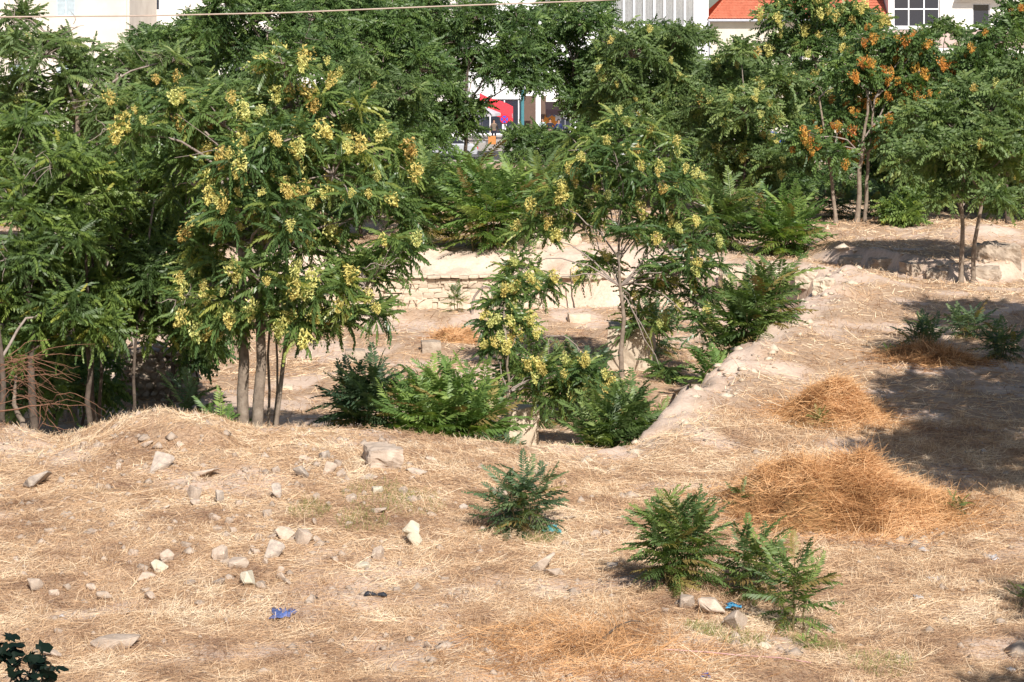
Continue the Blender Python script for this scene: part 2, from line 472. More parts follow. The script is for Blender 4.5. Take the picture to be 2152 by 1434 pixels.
def straw_patch(n, d0, d1, scale, name, label, stand=0.2):
    x, y = field_points(n, d0, d1)
    b = bare_at(x, y); sd = pit_sd(x, y)
    keep = RNG.random(n) > b * 0.78
    keep &= ~((sd < -0.1) & (y < 52) & (x > -4))
    keep &= ~((y > 82) & (y < 86) & (x > -12) & (x < 8.5))
    keep &= y < 124
    x, y = x[keep], y[keep]; n = len(x)
    clump = fbm(x, y, 1.6, 3)
    flow = 0.25 + 2.2 * fbm(x + 70, y, 7.0, 2)
    az = flow + RNG.normal(0, 0.85, n) + np.pi * (RNG.random(n) > 0.5)
    st = RNG.random(n) < stand + 0.25 * clump
    el = np.abs(RNG.normal(0.05, 0.14, n))
    el = np.where(st, RNG.uniform(0.35, 1.25, n), el)
    L = RNG.gamma(3, 0.068, n) * scale
    L = np.where(st, np.minimum(L, 0.28 * scale) * 0.6, L)
    wid = RNG.uniform(0.004, 0.0115, n) * scale * (y / 40)
    tint = np.clip(0.60 + 0.20 * RNG.normal(0, 1, n) + 0.55 * fbm(x + 20, y - 10, 1.4, 3) + 0.8 * fbm(x - 20, y - 40, 0.5, 2), 0, 1)
    P = np.stack([x, y, height(x, y, False) + RNG.uniform(0, 0.03, n)], -1)
    v, q, t = straws(P, az, el, L, wid, tint, single=True)
    o = obj(name, mesh_np(name, v, q, MAT['straw'], False, {'tint': t}))
    tag(o, label, 'dry grass', kind='stuff')
    return o
straw_patch(275000, 28.5, 50, 1.0, 'dry_grass', 'mown straw and short dry grass covering the foreground slope', 0.3)
straw_patch(105000, 50, 120, 1.35, 'dry_grass', 'sparser dry straw in the pit and on the ground beyond it', 0.3)

def tuft_patch(name, label, spots, mat, per, Lm, wid=0.007, kind='stuff', cat='grass'):
    Ps, az, el, L = [], [], [], []
    for (p, r) in spots:
        for _ in range(int(per * (0.6 + r))):
            a = random.uniform(0, 6.28); rr = r * math.sqrt(random.random())
            x, y = p.x + rr * math.cos(a), p.y + rr * math.sin(a) * 1.3
            Ps.append((x, y)); az.append(random.uniform(0, 6.28)); el.append(random.uniform(0.5, 1.45)); L.append(random.gauss(Lm, Lm * 0.3))
    Ps = np.array(Ps)
    P = np.stack([Ps[:, 0], Ps[:, 1], height(Ps[:, 0], Ps[:, 1], False)], -1)
    n = len(P)
    v, q, t = straws(P, np.array(az), np.array(el), np.maximum(np.array(L), 0.05), np.full(n, wid), RNG.random(n), bend=0.3, follow=False)
    o = obj(name, mesh_np(name, v, q, MAT[mat], False, {'tint': t}))
    return tag(o, label, cat, kind=kind)
tuft_patch('green_grass', 'thin patches of greenish grass in the straw beside the stones',
           [(G(790, 1040), 0.7), (G(870, 1060), 0.6), (G(760, 1100), 0.5), (G(1560, 1350), 0.4), (G(1720, 1360), 0.45), (G(1130, 1130), 0.4), (G(650, 1075), 0.4), (G(1850, 1400), 0.5), (G(1480, 1330), 0.3)],
           'green_grass', 330, 0.11)

def hay_pile(c, rx, ry, hgt, n, label, mat='hay', Lm=0.42, core=True, tint0=0.55):
    """a heap of several merged tufts with loose stalks round it"""
    e = empty('hay_pile', c)
    tag(e, label, 'hay pile')
    rng = np.random.default_rng(int(abs(c.x * 100) + n))
    k = 7
    dx = rng.uniform(-0.55, 0.55, k) * rx; dy = rng.uniform(-0.55, 0.55, k) * ry
    dr = rng.uniform(0.32, 0.62, k) * min(rx, ry); dh = rng.uniform(0.45, 1.0, k) * hgt
    dx[0] = dy[0] = 0; dr[0] = 0.62 * min(rx, ry); dh[0] = hgt * 0.8
    def hh(x, y):
        r = np.zeros_like(x)
        for a, b, q, s in zip(dx, dy, dr, dh):
            r = np.maximum(r, s * np.exp(-(((x - a) / (q * rx / min(rx, ry))) ** 2 + ((y - b) / (q * ry / min(rx, ry))) ** 2) * 1.1))
        return r * (1 + 0.5 * fbm(x + c.x * 3, y + 5, 0.45, 3))
    if core:
        g = np.linspace(-1.25, 1.25, 34)
        gx, gy = np.meshgrid(g * rx, g * ry)
        zz = hh(gx, gy) * 0.86 - 0.07 + height(c.x + gx, c.y + gy, False) - c.z
        i_ = (np.arange(33)[:, None] * 34 + np.arange(33)[None]).reshape(-1)
        obj('mound', mesh_np('mound', np.stack([gx, gy, zz], -1).reshape(-1, 3), np.stack([i_, i_ + 1, i_ + 35, i_ + 34], -1), MAT['hay_core'], True), e)
    x = rng.normal(0, 0.58, n) * rx; y = rng.normal(0, 0.58, n) * ry
    top = hh(x, y)
    z = top * rng.uniform(0.78, 1.05, n) + height(c.x + x, c.y + y, False) - c.z + 0.01
    P = np.stack([x, y, z], -1)
    swirl = 2.5 * fbm(x + c.x * 7, y + 3, 0.9, 2)
    az = swirl * 2 + rng.normal(0, 0.9, n)
    el = rng.normal(0.08, 0.38, n) * (0.35 + 0.8 * np.clip(top / max(hgt, .2), 0, 1))
    up = rng.random(n) < 0.06
    el = np.where(up, rng.uniform(0.5, 1.3, n), el)
    L = np.clip(rng.gamma(5, Lm / 5, n), 0.08, 1.0)
    P[:, 0] -= np.cos(az) * L * 0.4; P[:, 1] -= np.sin(az) * L * 0.4; P[:, 2] -= np.sin(el) * L * 0.3
    wid = rng.uniform(0.004, 0.010, n) * (c.y / 40)
    cl = fbm(x + c.x * 3, y + z * 2, 0.6, 3)
    tint = np.clip(tint0 + 0.2 * rng.normal(0, 1, n) + 0.9 * cl, 0, 1)
    v, q, t = straws(P, az, el, L, wid, tint, bend=0.22, follow=False)
    o = obj('stalks', mesh_np('stalks', v, q, MAT[mat], False, {'tint': t}), e)
    tag(o, kind='stuff')
    return e
m_rough('hay_core', [(0.3, (0.16, 0.085, 0.035)), (0.6, (0.36, 0.21, 0.09)), (0.8, (0.50, 0.31, 0.14))], 14, 0.95, 0.8, 40, bdist=0.06)
hay_pile(G(1755, 870), 1.2, 1.4, 1.05, 8000, 'golden hay pile of upright stalks beside the upper tree shadow')
hay_pile(G(1800, 1085), 2.0, 1.7, 1.05, 19000, 'largest tawny hay pile whose right flank lies in tree shadow')
hay_pile(G(960, 715), 0.75, 0.8, 0.45, 1800, 'small dry brown hay tuft on the pit floor below the masonry wall')
hay_pile(G(1230, 1375), 1.9, 2.0, 0.10, 4500, 'low spread of tangled hay at the bottom edge near the brown stick', tint0=0.5, core=False)
hay_pile(G(1960, 760), 1.3, 1.1, 0.38, 4200, 'shaded heap of brown cut weeds among dark green sprigs', tint0=0.35)

def pebbles(n):
    x, y = field_points(n * 3, 28.5, 60)
    w = 0.12 + 1.0 * gauss(x, y, -6.5, 42, 5.0, 4.5) + 0.9 * bare_at(x, y)
    k = RNG.random(n * 3) < w * 0.6
    x, y = x[k][:n], y[k][:n]
    k = pit_sd(x, y) > 0; x, y = x[k], y[k]
    m_ = len(x)
    oc = np.array([[1, 0, 0], [0, 1, 0], [-1, 0, 0], [0, -1, 0], [0, 0, 1], [0, 0, -1.0]])
    fq = np.array([[0, 1, 4], [1, 2, 4], [2, 3, 4], [3, 0, 4], [1, 0, 5], [2, 1, 5], [3, 2, 5], [0, 3, 5]])
    s = RNG.gamma(3, 0.014, m_)[:, None, None] * RNG.uniform(0.6, 1.4, (m_, 6, 1)) * np.array([[[1.2, 1.0, 0.7]]])
    a = RNG.uniform(0, 6.28, m_)
    v = oc[None] * s
    vx = v[..., 0] * np.cos(a)[:, None] - v[..., 1] * np.sin(a)[:, None]; vy = v[..., 0] * np.sin(a)[:, None] + v[..., 1] * np.cos(a)[:, None]
    vv = np.stack([vx + x[:, None], vy + y[:, None], v[..., 2] + height(x, y, False)[:, None] + 0.012], -1).reshape(-1, 3)
    f = (fq[None] + (np.arange(m_) * 6)[:, None, None]).reshape(-1, 3)
    tag(obj('pebbles', mesh_np('pebbles', vv, f, MAT['stone'])), 'scattered pale pebbles and crumbs of stone on the slope', 'pebbles', kind='stuff')
pebbles(5500)
def clods():
    # crumbs of earth and small stones along the broken edge of the pit and the far bank
    n_ = 3800
    x = RNG.uniform(1.5, 20, n_); y = RNG.uniform(45, 87, n_)
    sd = pit_sd(x, y)
    k = (np.abs(sd - 0.2) < 0.9) | ((x > 12) & (np.abs(y - bank_line(x) - 0.3) < 0.8))
    x, y = x[k], y[k]; m_ = len(x)
    oc = np.array([[1, 0, 0], [0, 1, 0], [-1, 0, 0], [0, -1, 0], [0, 0, 1], [0, 0, -1.0]])
    fq = np.array([[0, 1, 4], [1, 2, 4], [2, 3, 4], [3, 0, 4], [1, 0, 5], [2, 1, 5], [3, 2, 5], [0, 3, 5]])
    s = RNG.gamma(2.2, 0.034, m_)[:, None, None] * RNG.uniform(0.6, 1.4, (m_, 6, 1)) * np.array([[[1.3, 1.1, 0.6]]])
    a = RNG.uniform(0, 6.28, m_); v = oc[None] * s
    vx = v[..., 0] * np.cos(a)[:, None] - v[..., 1] * np.sin(a)[:, None]; vy = v[..., 0] * np.sin(a)[:, None] + v[..., 1] * np.cos(a)[:, None]
    vv = np.stack([vx + x[:, None], vy + y[:, None], v[..., 2] + height(x, y, False)[:, None]], -1).reshape(-1, 3)
    f = (fq[None] + (np.arange(m_) * 6)[:, None, None]).reshape(-1, 3)
    tag(obj('earth_clods', mesh_np('earth_clods', vv, f, MAT['stone_wall'])), 'crumbled pale clods along the broken pit edge and far bank', 'clods', kind='stuff')
clods()
_sp = []
while len(_sp) < 150:
    _x, _y = field_points(1, 29, 62)
    if pit_sd(_x, _y)[0] > 0.8: _sp.append((Vector((_x[0], _y[0], 0)), random.uniform(0.08, 0.3)))
tuft_patch('dry_tufts', 'small standing tufts of dead grass dotted over the slope', _sp, 'straw', 62, 0.16, 0.007, cat='dry grass')

# ------------------------------------------------------------------ pinnate fronds
def frond_template(pairs, droop, leaf_len, leaf_w, hang, rng, simple=False):
    """unit-length frond along +X with paired leaflets; returns verts, quads"""
    parts = []
    def at(t):
        return np.array([t * (1 - 0.12 * droop * t), 0.0, -droop * t * t * 0.55])
    ns = 1 if simple else 2
    ts = np.linspace(0, 1, ns + 1)
    rv = []
    for t in ts:
        w = 0.011 * (1 - 0.6 * t)
        rv += [at(t) + [0, w, 0.0], at(t) - [0, w, 0.0]]
    rq = [(2 * i, 2 * i + 1, 2 * i + 3, 2 * i + 2) for i in range(ns)]
    parts.append((np.array(rv), np.array(rq)))
    for k in range(pairs):
        t = 0.14 + 0.86 * k / (pairs - 1)
        env = math.sin(math.pi * min(1, (0.18 + 0.9 * (k + 0.6) / pairs))) ** 0.6
        for s in (-1, 1):
            ll = leaf_len * (0.45 + 0.62 * env) * rng.uniform(0.85, 1.12)
            sw = math.radians(rng.uniform(58, 78) - 22 * t)
            hg = math.radians(hang + rng.normal(0, 12))
            d = np.array([math.cos(sw), s * math.sin(sw) * math.cos(hg), -math.sin(hg) * math.sin(sw)])
            b = at(t)
            wv = np.cross(d, np.array([0, s * math.sin(hg), math.cos(hg)])); wv /= np.linalg.norm(wv) + 1e-9
            tip = b + d * ll + np.array([0, 0, -0.15 * ll])
            m = b + d * ll * 0.42
            parts.append((np.array([b, m + wv * leaf_w, tip, m - wv * leaf_w]), np.array([[0, 1, 2, 3]])))
    return merge(parts)

_r = np.random.default_rng(3)
TPL_NEAR = [frond_template(10, dr, 0.21, 0.040, hg, _r) for dr, hg in ((0.35, 40), (0.6, 50), (0.85, 55), (0.5, 65), (1.0, 60))]
TPL_HANG = [frond_template(10, dr, 0.22, 0.040, hg, _r) for dr, hg in ((0.8, 55), (1.1, 65), (1.3, 60), (0.6, 60))]
TPL_FAR = [frond_template(6, dr, 0.27, 0.066, hg, _r, True) for dr, hg in ((0.35, 45), (0.7, 55), (0.9, 62))]
TPL_UP = [frond_template(14, dr, 0.20, 0.027, hg, _r) for dr, hg in ((0.3, 12), (0.5, 18), (0.7, 25), (0.45, 30), (0.9, 22), (0.2, 20))]
FROND_MESH = {}
def frond_meshes(matname, key='up'):
    k = (matname, key)
    if k not in FROND_MESH:
        FROND_MESH[k] = [mesh_np('frond', v, q, MAT[matname]) for v, q in {'up': TPL_UP, 'hang': TPL_HANG, 'near': TPL_NEAR, 'far': TPL_FAR}[key]]
    return FROND_MESH[k]

def frames(D, rng, twist=0.35):
    """frames with X along D and Z as close to up as can be"""
    D = D / (np.linalg.norm(D, axis=1)[:, None] + 1e-9)
    Yv = np.cross(np.array([[0, 0, 1.0]]), D)
    nn = np.linalg.norm(Yv, axis=1)[:, None]
    Yv = np.where(nn < 1e-3, np.array([[0, 1.0, 0]]), Yv / (nn + 1e-9))
    Zv = np.cross(D, Yv)
    a = rng.normal(0, twist, len(D))[:, None]
    Y2 = Yv * np.cos(a) + Zv * np.sin(a); Z2 = -Yv * np.sin(a) + Zv * np.cos(a)
    return np.stack([D, Y2, Z2], axis=2)

def frond_cloud(P, D, L, tint, tpls, rng):
    Rm = frames(D, rng)
    pick = rng.integers(0, len(tpls), len(P))
    Vs, Qs, Ts, b = [], [], [], 0
    for k, (tv, tq) in enumerate(tpls):
        s = np.nonzero(pick == k)[0]
        if not len(s): continue
        v = np.einsum('nij,mj->nmi', Rm[s], tv) * L[s][:, None, None] + P[s][:, None, :]
        n, m = len(s), len(tv)
        Vs.append(v.reshape(-1, 3))
        Qs.append((tq[None] + (np.arange(n) * m)[:, None, None]).reshape(-1, 4) + b)
        Ts.append(np.repeat(tint[s], m)); b += n * m
    return np.concatenate(Vs), np.concatenate(Qs), np.concatenate(Ts)

def obj_at(name, me, parent, p, Rm, s):
    o = bpy.data.objects.new(name, me)
    M = Matrix(((Rm[0][0] * s, Rm[0][1] * s, Rm[0][2] * s, p[0]), (Rm[1][0] * s, Rm[1][1] * s, Rm[1][2] * s, p[1]), (Rm[2][0] * s, Rm[2][1] * s, Rm[2][2] * s, p[2]), (0, 0, 0, 1)))
    COL.objects.link(o)
    o.parent = parent
    o.matrix_local = M
    return o

# winged seed clusters
def cluster_mesh(matname, seed):
    rng = np.random.default_rng(seed)
    parts = []
    n = 130
    for _ in range(n):
        t = rng.random() ** 0.8
        r = 0.40 * math.sin(math.pi * min(1, 0.22 + 0.72 * t)) * math.sqrt(rng.random())
        a = rng.uniform(0, 6.28)
        lump = 1 + 0.5 * math.sin(3 * a + seed) * 0.5
        c = np.array([r * lump * math.cos(a), r * lump * math.sin(a), -t + rng.normal(0, 0.04)])
        d = rng.normal(0, 1, 3); d[2] -= 0.8; d /= np.linalg.norm(d)
        w = np.cross(d, rng.normal(0, 1, 3)); w /= np.linalg.norm(w)
        l, ww = 0.10, 0.042
        parts.append((np.array([c - d * l, c + w * ww, c + d * l, c - w * ww]), np.array([[0, 1, 2, 3]])))
        if _ % 3 == 0:
            ax = np.array([0, 0, min(0.0, c[2] + 0.15)]); wx = np.array([0.008, 0.004, 0.006])
            parts.append((np.array([ax - wx, ax + wx, c + wx, c - wx]), np.array([[0, 1, 2, 3]])))
    parts.append((np.array([[-.012, 0, 0.1], [.012, 0, 0.1], [.012, 0, -1.0], [-.012, 0, -1.0]]), np.array([[0, 1, 2, 3]])))
    v, q = merge(parts)
    return mesh_np('seed_cluster', v, q, MAT[matname])
CLUSTERS = {m: [cluster_mesh(m, s) for s in range(5)] for m in ('seed_yellow', 'seed_orange')}

def tree(name, label, base, d, lobes, leafmat='leaf_near', barkmat='bark_pale', trunks=None, r0=0.11, L=(0.45, 0.75), tips_k=1.0, nf=9, tpl=None,
         clusters=0, cmat='seed_yellow', csize=(0.30, 0.48), group=None, cat='tree', fork=0.45, obj_fronds=0, okey='hang', omat=None, bare=0, seed=1, depth_k=1.0, twig='twig_grey', up=0.55):
    """lobes: (photo column, photo row, radius in photo px[, depth offset m]) of the leaf masses at depth d; base: foot of the trunk"""
    rng = np.random.default_rng(seed)
    base = Vector(base)
    e = empty(name, base)
    tag(e, label, cat, group)
    s = d / F
    C, Rr = [], []
    for lb in lobes:
        dd = lb[3] if len(lb) > 3 else rng.uniform(-0.75, 0.75) * 1.6 * depth_k
        w = W(lb[0], lb[1], d + dd)
        C.append((w.x - base.x, w.y - base.y, w.z - base.z)); Rr.append(lb[2] * (d + dd) / F)
    C = np.array(C); Rr = np.array(Rr)
    cen = C.mean(0)
    # trunk(s)
    paths = []
    topz = C[:, 2].max()
    lowz = max(C[:, 2].min(), 0.5)
    if trunks is None:
        trunks = [(0.0, 0.0, cen[0] * 0.7, cen[1] * 0.7, 1.0)]
    for (ox, oy, tx, ty, kr) in trunks:
        zt = lowz + (topz - lowz) * 0.55
        p = bez((ox, oy, -0.25), (ox + (tx - ox) * 0.25 + rng.normal(0, 0.12), oy + (ty - oy) * 0.25, zt * 0.5), (tx, ty, zt), 10)
        p = wobble(p, 0.035, rng)
        rad = r0 * kr * np.linspace(1.0, 0.42, 10); rad[0] *= 1.35
        v, q = tube_np(p, rad, 9)
        obj('trunk', mesh_np('trunk', v, q, MAT[barkmat], True), e)
        paths.append(p)
    # limbs
    bp = []
    for c, r in zip(C, Rr):
        p = paths[int(rng.integers(len(paths)))]
        zt = min(max(c[2] - rng.uniform(0.4, 0.9) * (0.6 + np.hypot(*(c[:2] - cen[:2]))), lowz * 0.95, 0.36 * topz), p[-1][2])
        k = int(np.argmin(np.abs(p[:, 2] - zt)))
        a = p[k]
        mid = (a + c) / 2 + np.array([0, 0, 0.32 * np.linalg.norm(c - a)]) + rng.normal(0, 0.15, 3)
        path = wobble(bez(a, mid, c, 8), 0.04, rng)
        rr = r0 * 0.34
        bp.append(tube_np(path, np.linspace(rr, rr * 0.4, 8), 6))
    # twig tips
    TP, TD = [], []
    for i, (c, r) in enumerate(zip(C, Rr)):
        n = max(4, int(tips_k * 9.5 * r ** 1.6 + 3))
        dv = rng.normal(0, 1, (n, 3)); dv /= np.linalg.norm(dv, axis=1)[:, None]
        low = dv[:, 2] < -0.45
        dv[low, 2] *= -0.6
        dv /= np.linalg.norm(dv, axis=1)[:, None]
        pos = c + dv * (r * rng.uniform(0.45, 1.0, n))[:, None]
        ok = np.ones(n, bool)
        for j, (c2, r2) in enumerate(zip(C, Rr)):
            if j != i: ok &= np.linalg.norm(pos - c2, axis=1) > r2 * 0.45
        pos, dv = pos[ok], dv[ok]
        TP.append(pos); TD.append(dv)
        for pp in pos[: max(3, int(len(pos) * 0.55))]:
            mid = (c + pp) / 2 + np.array([0, 0, 0.12 * r]) + rng.normal(0, 0.05, 3)
            bp.append(tube_np(bez(c, mid, pp, 4), np.linspace(r0 * 0.14 + 0.004, 0.006, 4) * (1 + d / 160), 4))
    TP = np.concatenate(TP); TD = np.concatenate(TD)
    v, q = merge(bp)
    obj('limbs', mesh_np('limbs', v, q, MAT[twig], True), e)
    # bare dead twigs sticking out of the crown
    for b in range(bare):
        k = int(rng.integers(len(C)))
        c, r = C[k], Rr[k]
        dv = rng.normal(0, 1, 3); dv[1] = -abs(dv[1]) * 0.8 - 0.2; dv[2] = abs(dv[2]) * 0.8 + 0.1; dv /= np.linalg.norm(dv)
        tip = c + dv * r * rng.uniform(1.15, 1.6)
        bpart = [tube_np(wobble(bez(c, (c + tip) / 2 + [0, 0, 0.2 * r], tip, 7), 0.04, rng), np.linspace(0.022, 0.008, 7), 5)]
        for _ in range(4):
            t = rng.uniform(0.45, 0.95)
            a = c + (tip - c) * t + np.array([0, 0, 0.1 * r])
            bb = a + rng.normal(0, 0.28, 3) * r + dv * 0.3 * r
            bpart.append(tube_np(wobble(bez(a, (a + bb) / 2 + rng.normal(0, 0.06, 3), bb, 4), 0.02, rng), np.linspace(0.012, 0.005, 4), 4))
        v, q = merge(bpart)
        obj('bare_twig', mesh_np('bare_twig', v, q, MAT['twig_grey'], True), e)
    # fronds in whorls round the tips
    nt_ = len(TP)
    P = np.repeat(TP, nf, 0)
    O = np.repeat(TD, nf, 0) * 0.6 + np.array([[0, 0, up]])
    O /= np.linalg.norm(O, axis=1)[:, None]
    az = np.tile(np.arange(nf) * 2 * np.pi / nf, nt_) + rng.normal(0, 0.3, nt_ * nf)
    ref = np.cross(O, np.array([[0.31, 0.95, 0.05]])); ref /= np.linalg.norm(ref, axis=1)[:, None]
    ref2 = np.cross(O, ref)
    ring = ref * np.cos(az)[:, None] + ref2 * np.sin(az)[:, None]
    el = np.radians(rng.uniform(-15, 60, len(P)))
    D = ring * np.cos(el)[:, None] + O * np.sin(el)[:, None]
    Ls = rng.uniform(L[0], L[1], len(P))
    tipt = np.repeat(rng.normal(0, 0.16, nt_), nf)
    tint = np.clip(0.45 + 1.2 * tipt + rng.normal(0, 0.17, len(P)), 0, 1)
    P = P - D * 0.04
    tpl = tpl or TPL_NEAR
    if obj_fronds:
        order = np.argsort(P[:, 1] + rng.normal(0, 0.4, len(P)))      # nearest to the viewer first
        own = order[:obj_fronds]; rest = order[obj_fronds:]
        Rm = frames(D[own], rng)
        fm = frond_meshes(omat or leafmat, okey)
        for i, k in enumerate(own):
            obj_at('frond', fm[int(rng.integers(len(fm)))], e, P[k], Rm[i], float(Ls[k]))
    else:
        rest = np.arange(len(P))
    v, q, t = frond_cloud(P[rest], D[rest], Ls[rest], tint[rest], tpl, rng)
    cr = obj('crown', mesh_np('crown', v, q, MAT[leafmat], False, {'tint': t}), e)
    tag(cr, kind='stuff')
    if clusters:
        wgt = np.clip(-(TD[:, 1]) + 0.5, 0.02, 2)
        idx = rng.choice(nt_, size=min(clusters, nt_), replace=False, p=wgt / wgt.sum())
        ms = CLUSTERS[cmat]
        for k in idx:
            o = bpy.data.objects.new('seed_cluster', ms[int(rng.integers(len(ms)))])
            COL.objects.link(o); o.parent = e
            sz = rng.uniform(*csize)
            pp = TP[k] + TD[k] * 0.22 + np.array([0.06, -0.22, 0.24])
            o.location = pp; o.scale = (sz * rng.uniform(0.8, 1.2), sz * rng.uniform(0.8, 1.2), sz); o.rotation_euler = (rng.normal(0, 0.3), rng.normal(0, 0.3), rng.uniform(0, 6.28))
    return e

def bush(name, label, foot, width, hgt, stems, per, L, mat='frond_mid', cat='bush', group=None, seed=1, key='up', spread_y=0.8, lean=(0, 0), dead=0):
    """clump of tree-of-heaven sprouts: upright stems, long fronds set round each stem; every frond an object"""
    rng = np.random.default_rng(seed)
    foot = Vector(foot)
    e = empty(name, foot); tag(e, label, cat, group)
    fm = frond_meshes(mat, key)
    for sidx in range(stems):
        a = 2 * np.pi * (sidx + rng.uniform(-0.3, 0.3)) / max(1, stems)
        rr = math.sqrt(rng.uniform(0.02, 1.0)) if stems > 1 else 0.0
        ex = max(0.02, width * 0.5 - L * 0.55)
        bx, by = rr * ex * 0.55 * math.cos(a), rr * ex * 0.55 * math.sin(a) * spread_y
        tx, ty = rr * ex * math.cos(a) + lean[0], rr * ex * math.sin(a) * spread_y + lean[1]
        hs = max(0.18, (hgt - L * 0.42)) * (1.0 - 0.45 * rr ** 1.5) * rng.uniform(0.85, 1.03)
        bz = hz(foot.x + bx, foot.y + by) - foot.z
        path = wobble(bez((bx, by, bz - 0.08), (bx * 1.2, by * 1.2, bz + hs * 0.5), (tx, ty, bz + hs), 7), 0.015, rng)
        v, q = tube_np(path, np.linspace(0.016, 0.006, 7) * (0.6 + hgt * 0.35), 6)
        obj('stem', mesh_np('stem', v, q, MAT['stem_green'], True), e)
        D, P, Ls = [], [], []
        for k in range(per):
            t = 0.22 + 0.78 * (k / max(1, per - 1)) ** 0.8
            az = k * 2.4 + rng.uniform(0, 0.8) + sidx
            el = math.radians(-8 + 68 * t ** 1.6 + rng.normal(0, 10))
            D.append((math.cos(az) * math.cos(el), math.sin(az) * math.cos(el), math.sin(el)))
            f = t * 6; i = min(5, int(f)); P.append(path[i] + (path[i + 1] - path[i]) * (f - i))
            Ls.append(L * (1.0 - 0.25 * abs(t - 0.6)) * rng.uniform(0.8, 1.12))
        Rm = frames(np.array(D), rng, 0.25)
        for k in range(per):
            ms_ = frond_meshes('frond_dry', key) if (rng.random() < 0.05 or (k < 2 and rng.random() < 0.25)) else fm
            obj_at('frond', ms_[int(rng.integers(len(ms_)))], e, P[k], Rm[k], Ls[k])
    return e

# ------------------------------------------------------------------ trees: the near ones in and beside the pit
b1 = GD(530, 49.6)
tree('yellow_seeded_tree', 'broad tree with many yellow seed clusters and several trunks on the pit rim', b1, 50.0,
     [(610, 225, 105), (470, 265, 105), (345, 235, 70), (300, 285, 55), (700, 245, 80), (410, 390, 95), (560, 380, 125), (700, 370, 105), (790, 330, 75), (800, 455, 80), (835, 540, 45), (500, 520, 105),
      (640, 530, 115), (770, 600, 75), (440, 600, 60), (600, 640, 75), (790, 670, 36), (455, 680, 42), (390, 300, 70), (600, 150, 50), (660, 690, 35), (520, 450, 75, -1.7), (600, 470, 75, -1.9), (545, 590, 70, -1.6), (500, 360, 70, -1.9), (590, 300, 70, -1.8), (690, 620, 55, -1.3), (470, 640, 45, -1.0), (560, 670, 42, -1.2), (620, 690, 36, -1.0), (700, 680, 42, -.6), (400, 640, 40, -.5), (420, 700, 36, -.3)],
     leafmat='leaf_glossy', trunks=[(-0.2, 0.25, -0.35, 0.3, 1.25), (0.1, -0.15, 0.15, 0.0, 1.2), (0.30, 1.1, 0.15, 0.6, 0.30), (0.42, 0.9, 0.55, 0.9, 0.27), (0.35, 0.4, 1.3, 0.8, 0.5)],
     r0=0.135, L=(0.5, 0.78), tips_k=1.75, nf=9, tpl=TPL_HANG, clusters=160, csize=(0.20, 0.54), obj_fronds=290, bare=14, seed=21, depth_k=1.1)
b3 = GD(1308, 66.5)
tree('slender_seeded_tree', 'slender pale-trunked tree with drooping leaf masses in the middle of the pit', b3, 67.0,
     [(1300, 350, 50, -1.0), (1290, 440, 40, -.6), (1320, 500, 40, -.8), (1300, 300, 71, .5), (1225, 320, 53), (1385, 325, 64), (1240, 400, 71), (1370, 395, 76), (1150, 430, 46), (1440, 420, 55), (1130, 500, 51), (1100, 565, 41), (1140, 610, 41), (1225, 480, 60, .8),
      (1265, 565, 41, .4), (1385, 500, 71), (1455, 500, 60), (1490, 570, 34), (1420, 580, 60), (1375, 610, 53, .8), (1460, 640, 48), (1345, 690, 41, .8), (1470, 690, 30), (1390, 790, 28, -0.6)],
     leafmat='leaf_glossy', trunks=[(0, 0, -0.12, 0.0, 1.0)], r0=0.085, L=(0.5, 0.78), tips_k=1.65, nf=8, tpl=TPL_HANG, clusters=70, csize=(0.3, 0.5), obj_fronds=290, bare=5, seed=33, depth_k=0.8)
b4 = GD(1062, 56.0)
tree('leaning_sapling', 'thin sapling with yellow seed clusters and one branch arching down to the right', b4, 56.5,
     [(1052, 640, 32, .1), (1078, 690, 40, .1), (1050, 735, 34, 0), (1040, 690, 28, 0), (1075, 600, 26, .2), (1080, 790, 30, .2), (1160, 785, 34, -.3), (1230, 800, 44, -.3), (1265, 830, 30, -.2), (1205, 830, 30, 0), (1155, 830, 24, 0)],
     leafmat='leaf_glossy', trunks=[(0, 0, 0.0, 0.0, 1.0)], r0=0.062, L=(0.46, 0.7), tips_k=2.8, nf=8, tpl=TPL_HANG, clusters=34, csize=(0.28, 0.44), obj_fronds=200, seed=44, depth_k=0.5)
